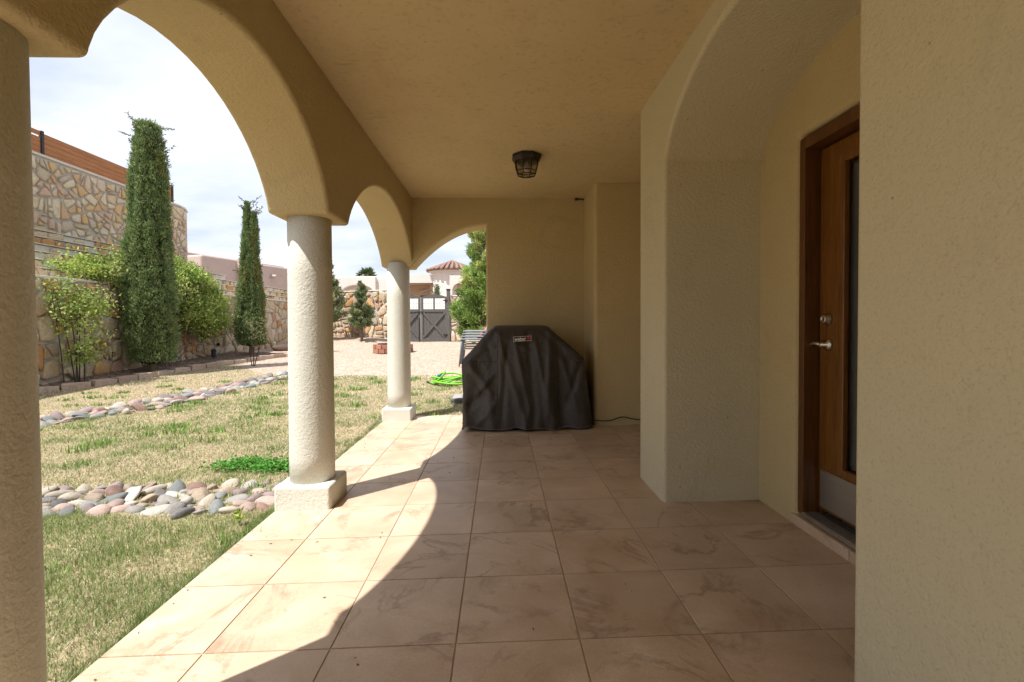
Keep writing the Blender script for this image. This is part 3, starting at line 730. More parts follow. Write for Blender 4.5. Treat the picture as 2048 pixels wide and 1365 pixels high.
# ------------------------------------------------------------------ leaves
def vnoise(x, y, s, seed=0):
    r_ = np.random.default_rng(seed).random((64, 64)); x = np.asarray(x)*s; y = np.asarray(y)*s
    xi = np.floor(x).astype(int); yi = np.floor(y).astype(int); fx = x-xi; fy = y-yi; fx = fx*fx*(3-2*fx); fy = fy*fy*(3-2*fy)
    g = lambda a, b: r_[a % 64, b % 64]
    return (g(xi, yi)*(1-fx)+g(xi+1, yi)*fx)*(1-fy)+(g(xi, yi+1)*(1-fx)+g(xi+1, yi+1)*fx)*fy
def tri_mesh(name, P, cols):
    """P (n,3,3) triangles, cols (n,3)"""
    n = len(P); me = bpy.data.meshes.new(name)
    me.vertices.add(n*3); me.vertices.foreach_set('co', P.reshape(-1).astype(np.float32))
    me.loops.add(n*3); me.loops.foreach_set('vertex_index', np.arange(n*3, dtype=np.int32))
    me.polygons.add(n); me.polygons.foreach_set('loop_start', np.arange(0, n*3, 3, dtype=np.int32)); me.polygons.foreach_set('loop_total', np.full(n, 3, np.int32))
    ca = me.color_attributes.new('Col', 'FLOAT_COLOR', 'POINT'); c4 = np.ones((n*3, 4), np.float32); c4[:, :3] = np.repeat(cols, 3, 0); ca.data.foreach_set('color', c4.reshape(-1))
    me.update(); me.validate(); return me
def unit(a): return a/np.maximum(np.linalg.norm(a, axis=-1, keepdims=True), 1e-9)
def leaves(P, D, ln, wd, r_):
    """triangle leaf pairs: at points P pointing along D; returns (2n,3,3) diamonds"""
    n = len(P); side = unit(np.cross(D, r_.normal(size=(n, 3)))); nrm = np.cross(side, D)
    tip = P+D*ln[:, None]; mid = P+D*(ln*.45)[:, None]+nrm*(ln*.10)[:, None]
    a = mid+side*wd[:, None]; b = mid-side*wd[:, None]
    return np.concatenate([np.stack([P, a, tip], 1), np.stack([P, tip, b], 1)])
def mixcol(r_, n, cols, w=None):
    cols = np.array(cols); i = r_.choice(len(cols), n, p=w); return cols[i]*r_.uniform(.75, 1.25, (n, 1))

def cypress(name, label, x, y, z0, H, R, seed, N_=9000, twin=False):
    r_ = np.random.default_rng(seed); t = thing(name, label, 'tree', (x, y, z0), 0, 'columnar cypresses')
    tp_ = .86 if twin else .50; u0 = .35 if twin else .55
    def prof(u): return R*np.clip(np.minimum(1, (u/.10+.45)), 0, 1)*np.where(u > u0, np.clip(1-tp_*(np.maximum(u-u0, 0)/(1-u0))**1.3, .1, 1), 1)*(.94+.1*np.sin(u*9+seed))
    MB().tube([(0, 0, -.1), (.01, 0, .35), (.0, .01, H*.5), (0, 0, H*.9)], [.07, .06, .04, .01], 8).build('trunk', M['bark'], t)
    u = r_.uniform(.045, 1, N_)**.95; th = r_.uniform(0, 2*np.pi, N_)
    lump = .74+.40*vnoise(th*4.2, u*H*2.6, 1.0, seed)+.08*r_.normal(size=N_)
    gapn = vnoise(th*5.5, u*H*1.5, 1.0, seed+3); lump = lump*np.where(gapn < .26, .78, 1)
    lump = lump*(.88+.24*vnoise(th*1.6, u*H*.9, 1.0, seed+11))
    rr = prof(u)*lump*np.where(u > .93, r_.uniform(.2, 1.1, N_), 1)
    P = np.stack([rr*np.cos(th), rr*np.sin(th), u*H], 1)
    if twin:   # second leader near the top
        k = u > .80; r2_ = r_.random(N_) < .42; P[k, :2] *= .55; P[k, 0] += np.where(r2_[k], .12, -.06); P[k & r2_, 2] -= .30*(u[k & r2_]-.8)/.2
    out = np.stack([np.cos(th), np.sin(th), np.zeros(N_)], 1)
    D = unit(out*r_.uniform(.15, .75, (N_, 1))+np.array([0, 0, 1])+r_.normal(size=(N_, 3))*.28)
    Ps = []; cs = []
    base = np.where(gapn < .26, .65, 1.0)[:, None]*np.where(vnoise(th*2.1, u*H*.9, 1.0, seed+7)[:, None] > .82, np.array([[1.25, .95, .8]]), 1.0)*mixcol(r_, N_, [(.18, .25, .10), (.23, .30, .115), (.13, .19, .08), (.31, .36, .17)], [.35, .35, .2, .1])  # leaf colour darkened in the crown gaps, imitating crevice shade
    for q in range(5):
        d = unit(D+r_.normal(size=(N_, 3))*.45); p0 = P+r_.normal(size=(N_, 3))*.022
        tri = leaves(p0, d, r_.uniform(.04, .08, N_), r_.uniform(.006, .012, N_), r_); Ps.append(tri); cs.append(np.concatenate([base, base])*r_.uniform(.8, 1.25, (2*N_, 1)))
    # loose sprigs sticking out near the top and along the side
    for q in range(26):
        uu = r_.choice([r_.uniform(.9, 1.0), r_.uniform(.35, .95)], p=[.6, .4]); a = r_.uniform(0, 6.28); s0 = np.array([prof(uu)*math.cos(a)*.8, prof(uu)*math.sin(a)*.8, uu*H])
        dr = unit(np.array([math.cos(a), math.sin(a), r_.uniform(.1, 1.1)])); L = r_.uniform(.15, .38)
        m = 26; pp = s0+dr*(np.linspace(0, L, m)[:, None])+r_.normal(size=(m, 3))*.006
        tri = leaves(pp, unit(dr+r_.normal(size=(m, 3))*.5), np.full(m, .06), np.full(m, .012), r_); Ps.append(tri); cs.append(np.tile(np.array([[.13, .15, .09]]), (2*m, 1)))
    cr = link('crown', tri_mesh('crown', np.concatenate(Ps), np.concatenate(cs)), M['leaf'], t)
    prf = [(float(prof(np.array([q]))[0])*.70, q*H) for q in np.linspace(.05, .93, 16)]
    MB().lathe([(.02, .04*H)]+prf+[(.01, .96*H)], 12).build('shade_core', M['core'], t, True)  # solid filler core, its dark colour standing in for shade inside the crown
    return t
cypress('cypress_tree', 'tall wide columnar cypress in front of the retaining wall shrubs', -7.40, 10.3, T(0, 10.3), 5.28, .40, 5, 15000)
cypress('cypress_tree', 'shorter narrow columnar cypress with forked tip right of the shrubs', -7.10, 13.75, T(0, 13.75)+.12, 4.25, .33, 6, 11000, True)

def conifer(name, label, x, y, z0, H, R, seed, trunkh, N_, cols, shape=1.0, lean=0, leaf=.10, fine=.014):
    r_ = np.random.default_rng(seed); t = thing(name, label, 'tree', (x, y, z0))
    MB().tube([(0, 0, -.1), (.015, 0, trunkh), (0, 0, H*.6), (0, 0, H*.95)], [.055*R/.45, .045*R/.45, .03, .008], 8).build('trunk', M['bark'], t)
    nb = int(60*H/2.2); Ps = []; cs = []; bt = MB()
    for q in range(nb):
        u = r_.uniform(0, 1)**1.15; a = r_.uniform(0, 6.28); z = trunkh+u*(H-trunkh)*.97
        Lb = R*(1-u)**shape*r_.uniform(.7, 1.12)*(1 if u > .08 else .8)+.05; up = .35+.75*u
        dr = unit(np.array([math.cos(a), math.sin(a), up])); s0 = np.array([0, 0, z-Lb*.3*up])
        bt.tube([s0, s0+dr*Lb*.8], [.010, .004], 4, False)
        n = int(N_/nb*(.4+Lb/R)); f = r_.uniform(.15, 1, n)**.7; w = .5*(1-.55*f)*Lb*.55+.02
        pp = s0+dr*(f*Lb)[:, None]+r_.normal(size=(n, 3))*w[:, None]*.42
        d = unit(dr*.9+np.array([0, 0, .35])+r_.normal(size=(n, 3))*.55); bc = mixcol(r_, 1, cols)[0]
        tri = leaves(pp, d, r_.uniform(.6, 1.2, n)*leaf, r_.uniform(.7, 1.3, n)*fine, r_); Ps.append(tri); cs.append(np.tile(bc, (2*n, 1))*r_.uniform(.7, 1.35, (2*n, 1)))
    link('crown', tri_mesh('crown', np.concatenate(Ps), np.concatenate(cs)), M['leaf'], t); bt.build('branches', M['bark'], t)
    return t
JC = [(.20, .25, .12), (.26, .31, .15), (.16, .20, .10), (.34, .35, .18)]
conifer('juniper_tree', 'small conical juniper on a thin trunk before the back wall', -5.40, 18.7, T(0, 18.7), 2.40, .52, 11, .55, 9000, JC, .75, leaf=.10, fine=.02)
conifer('juniper_tree', 'taller juniper half hidden behind the nearest full column', -6.95, 19.3, T(0, 19.3), 3.6, .85, 12, .6, 10000, JC, .8, leaf=.12, fine=.022)
conifer('arborvitae_tree', 'bushy bright green conifer beyond the garden opening', -.50, 14.2, T(0, 14.2), 4.6, .92, 13, .45, 30000, [(.26, .37, .10), (.33, .45, .13), (.20, .29, .08), (.40, .45, .16)], .55, leaf=.15, fine=.016)

def shrub(name, label, x, y, z0, blobs, stems, seed, nleaf, cols, leaf=.045, twig=0, clumps=140):
    r_ = np.random.default_rng(seed); t = thing(name, label, 'shrub', (x, y, z0)); sm = MB()
    for st in stems: sm.tube(smooth_path(st, 5), [.013*(1-.7*k/(5*(len(st)-1))) for k in range(5*(len(st)-1)+1)], 5)
    vol = np.array([b_[3]*b_[4]*b_[5] for b_ in blobs]); vol = vol/vol.sum(); Ps = []; cs = []
    for q in range(clumps):
        b_ = blobs[r_.choice(len(blobs), p=vol)]; d = unit(r_.normal(size=3)); f = r_.uniform(.3, 1)**.5
        c = np.array(b_[:3])+d*np.array(b_[3:6])*f; n = int(nleaf/clumps*r_.uniform(.5, 1.5)); sg = r_.uniform(.07, .16)
        pp = c+r_.normal(size=(n, 3))*sg*np.array([1, 1, .7]); dd = unit(r_.normal(size=(n, 3))+np.array([.2, 0, .5]))
        bc = mixcol(r_, 1, cols)[0]; tri = leaves(pp, dd, r_.uniform(.4, 1.4, n)*leaf, r_.uniform(.22, .4, n)*leaf, r_); Ps.append(tri); cs.append(np.tile(bc, (2*n, 1))*r_.uniform(.7, 1.4, (2*n, 1)))
        if q % 2 == 0 and stems:
            st = stems[r_.integers(len(stems))]; k = min(range(len(st)), key=lambda k: np.linalg.norm(np.array(st[k])-c)); s0 = np.array(st[k])
            mid = (s0+c)/2+r_.normal(size=3)*.05; sm.tube([s0, mid, c], [.006, .004, .002], 4, False)
    for q in range(twig):
        b_ = blobs[r_.integers(len(blobs))]; p0 = np.array([b_[0]+r_.normal()*b_[3]*.6, b_[1]+r_.normal()*b_[4]*.7, b_[2]-b_[5]*r_.uniform(.2, .9)])
        p1 = np.array([p0[0]+r_.normal()*.15+.05, p0[1]+r_.normal()*.3, max(.02, p0[2]-r_.uniform(.3, .9))]); pm = (p0+p1)/2+r_.normal(size=3)*.12
        sm.tube([p0, pm, p1], [.006, .005, .003], 4, False)
    sm.build('stems', M['bark'] if twig else M['bark_dark'], t)
    link('foliage', tri_mesh('foliage', np.concatenate(Ps), np.concatenate(cs)), M['leaf'], t); return t
GC = [(.25, .35, .075), (.35, .44, .10), (.17, .25, .06), (.45, .50, .17)]
def stems_for(r_, n, H, spread, base=.08):
    S_ = []
    for q in range(n):
        a = r_.uniform(0, 6.28); b0 = (r_.normal()*base, r_.normal()*base, -.02); ex, ey = r_.normal()*spread, r_.normal()*spread
        S_.append([b0, (b0[0]+ex*.2, b0[1]+ey*.25, H*.35), (b0[0]+ex*.5, b0[1]+ey*.6, H*.7), (b0[0]+ex*.8, b0[1]+ey, H)])
    return S_
rs = np.random.default_rng(50)
shrub('flowering_shrub', 'thin multi-stemmed shrub with light green leaves near the left pillar', -7.62, 8.78, .05,
      [(.0, -.1, 1.72, .22, .42, .26), (.05, .2, 1.4, .2, .35, .22), (0, -.2, 1.3, .15, .2, .3), (0, .35, 1.55, .2, .25, .2), (0, .1, .8, .15, .35, .4)], stems_for(rs, 6, 1.75, .15), 51, 2700, GC, .058, 0, 80)
shrub('spreading_shrub', 'wide light green shrub draped over the retaining wall behind tall cypress', -7.9, 11.35, .15,
      [(.1, .65, 1.75, .5, 1.15, .70), (-.05, -.9, 2.15, .45, .9, .42), (-.35, -1.9, 2.15, .3, .6, .2), (.2, 1.2, 1.3, .4, .95, .6), (-.2, .4, 2.35, .45, .9, .32)],
      [[(.15+rs.normal()*.15, -.4+rs.normal()*.25, -.02), (.15, -.2+rs.normal()*.4, .6), (0, .2+rs.normal()*.8, 1.2), (-.1, .4+rs.normal()*1.2, 1.8)] for _ in range(16)], 52, 30000, GC, .065, 190, 460)
shrub('young_sapling', 'slender sapling with sparse pale leaves in front of narrow cypress', -5.95, 11.6, T(0, 11.6),
      [(.05, .0, .95, .15, .15, .22), (.2, 0, .75, .1, .1, .2)], [[(0, 0, -.02), (.02, 0, .4), (.05, 0, .8), (.06, 0, 1.15)], [(.02, 0, -.02), (.12, 0, .35), (.22, 0, .75), (.25, 0, .95)], [(-.03, 0, -.02), (-.06, 0, .2), (-.08, 0, .45)]], 53, 170, [(.30, .34, .14), (.36, .38, .20)], .06, 0, 14)
tag(bpy.data.objects['young_sapling'], cat='sapling')

# ------------------------------------------------------------------ edging blocks along the bed
ed = [(-8.3, 7.6), (-7.83, 8.22), (-7.45, 8.75), (-7.28, 9.5), (-7.12, 10.35), (-6.95, 11.15), (-6.78, 11.9), (-6.52, 12.75), (-6.1, 13.7), (-5.75, 14.5)]
def walk(path, step):
    P = [Vector((a, b, 0)) for a, b in path]; P = [q for q in smooth_path(P, 12)]; out = []; acc = 0; nxt = 0
    for a, b in zip(P, P[1:]):
        L = (b-a).length
        while nxt <= acc+L:
            f = (nxt-acc)/L; out.append((a.lerp(b, f), math.atan2(b.y-a.y, b.x-a.x))); nxt += step() if callable(step) else step
        acc += L
    return out
M['edging'] = m_stone('tan_edging_block', [(0, (.45, .33, .24)), (.3, (.50, .38, .29)), (.6, (.42, .31, .235)), (.8, (.54, .43, .33))], (.38, .28, .21))
n = 0
for p, a in walk(ed, lambda: .42):
    n += 1; w = random.uniform(.385, .412); m = MB().prism([(-w/2, -.10), (w/2, -.10), (w/2-.03, .09), (-w/2+.03, .09)], 'z', -.06, .10)
    me = m.mesh('edging_block'); 
    for v in me.vertices: v.co += Vector((random.gauss(0, .006), random.gauss(0, .006), random.gauss(0, .004)))
    o = link('edging_block', me, M['edging'], None, (p.x, p.y, T(p.x, p.y)+random.uniform(-.02, .01)), (random.gauss(0, .03), random.gauss(0, .03), a+random.gauss(0, .05)))
    bevel_mod(o, .012, 2, 30)
    tag(o, 'tan concrete edging block of the wall bed, %s from the left pillar' % ordinal(n), 'edging block', 'edging blocks along the planting bed')
# bark mulch and earth in the bed
bm_v = []; bm_f = []
E_ = [q for q, _ in walk(ed, .3)]
for i, q in enumerate(E_):
    for f in np.linspace(0, 1, 6):
        x = q.x*(1-f)+(WX+.02)*f if q.x > WX else q.x-.3*f; bm_v.append((x, q.y+random.gauss(0, .02), T(0, q.y)+.02+.10*f*(1-.2*f)+random.gauss(0, .012)))
for i in range(len(E_)-1):
    for k in range(5): bm_f.append((i*6+k, i*6+k+1, (i+1)*6+k+1, (i+1)*6+k))
def m_mulch():
    m, t, b = new_mat('bark_mulch'); v = coords(t, (1, 1, 1)); vo = N(t, 'ShaderNodeTexVoronoi'); vo.inputs['Scale'].default_value = 28; t.links.new(v, vo.inputs['Vector'])
    t.links.new(ramp(t, vo.outputs['Color'], [(0, (.07, .045, .03)), (.5, (.17, .11, .075)), (1, (.34, .26, .18))]), b.inputs['Base Color']); b.inputs['Roughness'].default_value = .95
    bump(t, b, vo.outputs['Distance'], .8, .03); return m
M['mulch'] = m_mulch()
tag(link('planting_bed', mesh_from('planting_bed', bm_v, bm_f, True), M['mulch']), kind='structure')

# ------------------------------------------------------------------ river rocks
RM = []
for q in range(9):
    bm = bmesh.new(); bmesh.ops.create_icosphere(bm, subdivisions=3, radius=1); r_ = np.random.default_rng(300+q)
    dirs = [(Vector(unit(r_.normal(size=3))), r_.uniform(.05, .22)) for _ in range(6)]
    ph = r_.uniform(0, 6, 6)
    for v in bm.verts:
        c = v.co.copy()
        for d, k in dirs:
            e = c.dot(d)
            if e > .55: c -= d*(e-.55)*min(.8, k*4)
        c *= 1+.05*math.sin(c.x*2.4+ph[0])+.05*math.sin(c.y*2.9+ph[1])+.04*math.sin(c.z*3.3+ph[2]); v.co = c
    me = bpy.data.meshes.new('river_rock'); bm.to_mesh(me); bm.free(); me.polygons.foreach_set('use_smooth', [True]*len(me.polygons)); me.materials.append(M['rock']); RM.append(me)
RC = [('grey', (.33, .32, .31)), ('blue grey', (.22, .255, .27)), ('mauve', (.32, .235, .245)), ('pink', (.48, .34, .30)), ('cream', (.55, .49, .40)), ('dark slate', (.16, .16, .175)), ('rusty red', (.36, .20, .165)), ('tan', (.44, .34, .25)), ('pale grey', (.50, .48, .45))]
def rock_border(name_, path, width, size, seed, passes=1):
    r_ = np.random.default_rng(seed); P = walk(path, .02); L = len(P); placed = []; tries = 0
    big = np.linspace(size*1.35, size*.5, 6)
    for s_ in big:
        for _ in range(900):
            i = r_.integers(L); p, a = P[i]; off = r_.uniform(-.5, .5)*width; x = p.x-math.sin(a)*off; y = p.y+math.cos(a)*off; rr = s_*r_.uniform(.8, 1.1)
            if all((x-u)**2+(y-v)**2 > ((rr+w)*.74)**2 for u, v, w, _ in placed): placed.append((x, y, rr, i))
    placed.sort(key=lambda q: q[3]); cnts = {}
    for x, y, rr, i in placed:
        cn, cc = RC[r_.choice(len(RC), p=[.15, .12, .16, .14, .10, .08, .06, .09, .10])]; szn = 'large' if rr > size*1.05 else ('small' if rr < size*.68 else 'medium')
        cnts[(szn, cn)] = cnts.get((szn, cn), 0)+1
        o = link('river_rock', RM[r_.integers(len(RM))], None, None, (x, y, T(x, y)+rr*.05), (r_.normal()*.30, r_.normal()*.30, r_.uniform(0, 6.28)), (rr*r_.uniform(1.0, 1.45), rr*r_.uniform(.7, .95), rr*r_.uniform(.34, .62)))
        k = r_.uniform(.6, .98); gy_ = sum(cc)/3; cc = [q*.72+gy_*.28 for q in cc]; o.color = (cc[0]*k, cc[1]*k*.985, cc[2]*k*.94, 1)
        tag(o, '%s %s river rock, %s such from left in the %s border' % (szn, cn, ordinal(cnts[(szn, cn)]), name_), 'rock', 'rocks of the %s border' % name_)
    return placed
near = rock_border('near', [(-3.9, 3.32), (-3.2, 3.36), (-2.6, 3.40), (-2.1, 3.38), (-1.62, 3.45)], .52, .057, 61)
far = rock_border('far', [(-6.3, 5.6), (-5.75, 6.1), (-5.25, 6.75), (-4.95, 7.6), (-4.7, 8.7), (-4.4, 10.0), (-4.2, 10.9)], .62, .076, 62)
print('rocks', len(near), len(far))

# ------------------------------------------------------------------ grass
r_ = np.random.default_rng(77)
def lawn_mask(x, y):
    edge = np.interp(y, [q[1] for q in ed], [q[0] for q in ed])+.18
    top = 9.55+.55*vnoise(x, y, 1.3, 5)+np.where(x < -4.6, (-4.6-x)*1.0, 0)
    m = (x > edge) & (y < top) & ~((x > -1.44) & (y < 6.16)) & (x < 2.2)
    return m
def rock_mask(x, y):
    m = np.zeros(len(x), bool)
    for a, b, w, _ in near+far: m |= (x-a)**2+(y-b)**2 < (w*.8)**2
    return m
parts = []
for (x0, x1, y0, y1, dens, wd) in ((-3.6, -1.40, .9, 2.3, 22000, .0030), (-4.6, -1.4, 2.3, 3.6, 16000, .0036), (-5.6, -1.4, 3.6, 5.2, 9000, .0048), (-7.6, -1.4, 5.2, 7.5, 4500, .007), (-8, 1.0, 7.5, 13.5, 1800, .011), (-1.4, 1.0, 6.14, 7.5, 6000, .006), (-9, -3.6, .5, 3.6, 900, .012)):
    n = int((x1-x0)*(y1-y0)*dens); x = r_.uniform(x0, x1, n); y = r_.uniform(y0, y1, n)
    k = lawn_mask(x, y); x, y = x[k], y[k]; k = ~rock_mask(x, y); x, y = x[k], y[k]; parts.append(np.stack([x, y, np.full(len(x), wd)], 1))
ex_ = -1.452-np.abs(r_.normal(size=26000))*.03; ey_ = r_.uniform(.8, 6.1, 26000); parts.append(np.stack([ex_, ey_, np.full(26000, .0042)], 1))
G_ = np.concatenate(parts); x, y, wd = G_.T; n = len(x)
gr = .5*vnoise(x, y, 1.1, 1)+.3*vnoise(x, y, 3.7, 2)+.35*vnoise(x, y, 9, 3)
strip = (x < np.interp(y, [5.6, 6.75, 8.7, 10.9], [-6.0, -5.5, -5.0, -4.4]))
pg = np.clip((gr-.38)*2.4, .30, .78); pg = np.where(y < 3.1, np.clip(pg*.8+.48, 0, .88), pg); pg = np.where(strip, pg*.22, pg); pg = np.where(y > 7.3, pg*.75, pg)
patch = np.exp(-(((x+1.78)/.33)**2+((y-2.78+(x+1.78)*-.75)/.16)**2)); pg = np.clip(pg+.9*patch, 0, .97)
green = r_.random(n) < pg
az = r_.uniform(0, 2*np.pi, n); lean = np.where(green, r_.uniform(.15, .9, n), r_.uniform(.5, 1.5, n))
tuft = vnoise(x, y, 7, 9)
ln = np.where(green, r_.uniform(.028, .052, n)*(.7+.9*np.clip(tuft-.35, 0, 1)), r_.uniform(.022, .05, n))*(1+.4*patch)
ln = ln*np.where(strip & ~green, .75, 1)*np.where((x > -1.52) & (y < 6.1), 1.0+.5*vnoise(x*0, y, 6, 8), 1)
d = np.stack([np.cos(az)*np.sin(lean), np.sin(az)*np.sin(lean), np.cos(lean)], 1)
p0 = np.stack([x, y, terrain(x, y)-.004+.012*np.sin(x*3.1+1.3*np.sin(y*2.2))*np.sin(y*2.7+x)*(np.abs(x+4) < 5)], 1)
sd_ = np.stack([-np.sin(az+.6), np.cos(az+.6), np.zeros(n)], 1)*wd[:, None]*.5
tri = np.stack([p0-sd_, p0+sd_, p0+d*ln[:, None]], 1)
cg = np.array([(.20, .28, .085), (.26, .34, .12), (.14, .20, .06), (.34, .39, .18)])[r_.integers(4, size=n)]; cd = np.array([(.60, .53, .38), (.50, .43, .29), (.70, .64, .49), (.38, .31, .20)])[r_.integers(4, size=n)]
col = np.where(green[:, None], cg, cd)*r_.uniform(.8, 1.2, (n, 1))
tag(link('lawn_grass', tri_mesh('lawn_grass', tri, col), M['grass']), 'patchy half-dormant lawn of straw and green blades', 'grass', kind='stuff')
print('grass', n)
# taller green tufts (one mass with the lawn)
Ps = []; cs = []
for q in range(420):
    cx, cy = r_.uniform(-7, .6), r_.uniform(1.6, 9.6)
    if r_.random() > .25+.9*max(0, float(vnoise(np.array([cx]), np.array([cy]), .9, 14)[0])-.35): continue
    if not lawn_mask(np.array([cx]), np.array([cy]))[0] or rock_mask(np.array([cx]), np.array([cy]))[0]: continue
    m = 46; a = r_.uniform(0, 6.28, m); le = r_.uniform(.1, .8, m); L = r_.uniform(.06, .12, m)*(1 if cx > -5 else .7)
    pp = np.stack([cx+r_.normal(size=m)*.07, cy+r_.normal(size=m)*.06, np.full(m, T(cx, cy)-.004)], 1); L = L*.8; dd = np.stack([np.cos(a)*np.sin(le), np.sin(a)*np.sin(le), np.cos(le)], 1)
    w = .0035+.0009*cy; s_ = np.stack([-np.sin(a), np.cos(a), a*0], 1)*w; Ps.append(np.stack([pp-s_, pp+s_, pp+dd*L[:, None]], 1)); cs.append(mixcol(r_, m, [(.17, .28, .07), (.22, .34, .09), (.29, .37, .14)]))
tag(link('grass_tufts', tri_mesh('grass_tufts', np.concatenate(Ps), np.concatenate(cs)), M['grass']), 'longer green grass tufts dotted over the dry lawn', 'grass', kind='stuff')
# clover patch
Ps = []; cs = []
for q in range(900):
    f = r_.random(); cx = -2.38+f*.62+r_.normal()*.07; cy = 4.10+.07*math.sin(f*6)+r_.normal()*.07; z = T(cx, cy)+r_.uniform(.015, .06)
    for k in range(3):
        a = q+k*2.1; dd = np.array([[math.cos(a), math.sin(a), r_.uniform(.1, .5)]]); Ps.append(leaves(np.array([[cx, cy, z]]), unit(dd), np.array([.022]), np.array([.010]), r_)); cs.append(mixcol(r_, 2, [(.08, .25, .04), (.14, .34, .06)]))
tag(link('clover_patch', tri_mesh('clover_patch', np.concatenate(Ps), np.concatenate(cs)), M['leaf']), 'dense dark green clover patch beside the nearest full column', 'clover', kind='stuff')
# weed by the patio edge
w = thing('weed_plant', 'small yellow-green weed at the patio edge below the rocks', 'weed', (-1.60, 2.93, -.06))
m = 20; a = r_.uniform(0, 6.28, m); pp = np.stack([np.zeros(m), np.zeros(m), r_.uniform(.02, .10, m)], 1); dd = unit(np.stack([np.cos(a), np.sin(a), r_.uniform(.2, 1.0, m)], 1))
link('leaves', tri_mesh('leaves', leaves(pp, dd, r_.uniform(.03, .06, m), r_.uniform(.006, .010, m), r_), mixcol(r_, 2*m, [(.28, .42, .05), (.36, .46, .08)])), M['leaf'], w)
MB().tube([(0, 0, -.01), (.004, 0, .06), (.0, .004, .11)], .002, 5).build('stem', M['core'], w)

# ------------------------------------------------------------------ gate
GL, GR = Vector((-4.30, 19.30, 0)), Vector((-2.03, 19.02, 0)); GW = (GR-GL).length; ga = math.atan2(GR.y-GL.y, GR.x-GL.x)
gate = thing('double_gate', 'grey wooden double gate with crossed braces and arched window tops', 'gate', (GL.x, GL.y, T(0, 19.1)), ga)
GH = 1.74
for side, (x0, x1) in enumerate(((.07, GW/2-.012), (GW/2+.012, GW-.07))):
    lf = link('gate_leaf', None, None, gate, (x0, 0, .03)); w = x1-x0; st = .09
    def tz_(x): return GH+.16*math.sin(math.pi*((x0+x-.07)/(GW/2-.08) % 1.0))**.8*.75
    for a, b_ in ((0, st), (w-st, w)): MB().box(a, b_, -.05, .0, 0, GH+.02).build('stile', M['gate_wood'], lf)
    for z, hh in ((0, .13), (1.16, .11)): MB().box(st, w-st, -.047, .002, z, z+hh).build('rail', M['gate_wood'], lf)
    # arched top rail
    tp = [(st+(w-2*st)*k/14, GH-.04) for k in range(15)]; up = [(w*k/14, GH+.01+.11*math.sin(math.pi*k/14)) for k in range(14, -1, -1)]
    MB().prism([(0.001, GH-.045), (w-.001, GH-.045)]+up, 'y', -.049, .003).build('top_rail', M['gate_wood'], lf)
    nb = 7; bw = (w-2*st)/nb
    for k in range(nb): MB().box(st+k*bw+.0015, st+(k+1)*bw-.0015, -.022, -.002, .125, 1.165).build('board', M['gate_wood'], lf)
    for s_ in (0, 1):
        a = (st, -.042-.004*s_, .15 if s_ else 1.14); b_ = (w-st, -.042-.004*s_, 1.14 if s_ else .15)
        MB().bar(a, b_, .04, .085, up=(0, 0, 1)).build('brace', M['gate_wood'], lf)
    MB().box(w/2-.03, w/2+.03, -.046, .001, 1.265, GH-.04).build('mullion', M['gate_wood'], lf)
    gm = MB()
    for a, b_ in ((st, w/2-.03), (w/2+.03, w-st)):
        ww = b_-a
        for f in (.18, .5, .82): gm.tube([(a+ww*f, -.02, 1.27), (a+ww*f, -.02, GH-.04)], .004, 4)
        for z in (1.36, 1.5): gm.tube([(a, -.02, z), (b_, -.02, z)], .004, 4)
    gm.build('window_grille', M['black'], lf)
for x, hh in ((0, 1.98), (GW-.02, 2.05)):
    p = MB().box(x-.06, x+.06, -.07, .06, -.1, hh).build('post', M['gate_wood'], gate); MB().box(x-.075, x+.075, -.085, .075, hh, hh+.05).build('post_cap', M['black'], p)
MB().box(GW/2-.14, GW/2+.10, -.085, -.052, 1.16, 1.21).build('latch', M['black'], gate)
for z in (.25, 1.62):
    for s_, x in ((1, .05), (-1, GW-.05)): MB().box(min(x, x+s_*.16), max(x, x+s_*.16), -.085, -.051, z, z+.05).build('hinge', M['black'], gate)
MB().tube([(GW/2-.06, -.07, .0), (GW/2-.06, -.07, .95)], .012, 6).build('drop_bolt', M['iron'], gate)

# ------------------------------------------------------------------ fire pit
pit = thing('fire_pit', 'round fire pit of stacked red concrete blocks on the gravel', 'fire pit', (-3.32, 14.85, T(0, 14.85)))
M['redblock'] = m_stone('red_block', [(0, (.36, .17, .11)), (.3, (.42, .21, .14)), (.6, (.32, .15, .10)), (.8, (.46, .26, .19))], (.30, .14, .10))
for c in range(2):
    for k in range(16):
        a = 2*math.pi*(k+.5*c)/16; mb = MB().box(-.102, .102, -.07, .07, 0, .128, bev=.012)
        mb.build('block', M['redblock'], pit, loc=(.53*math.cos(a), .53*math.sin(a), c*.134-.01), rot=(0, 0, a+math.pi/2))
MB().lathe([(.47, .262), (.49, .275), (.44, .275), (.43, .1), (.43, .05), (.01, .05)], 28).build('steel_liner', M['black'], pit)

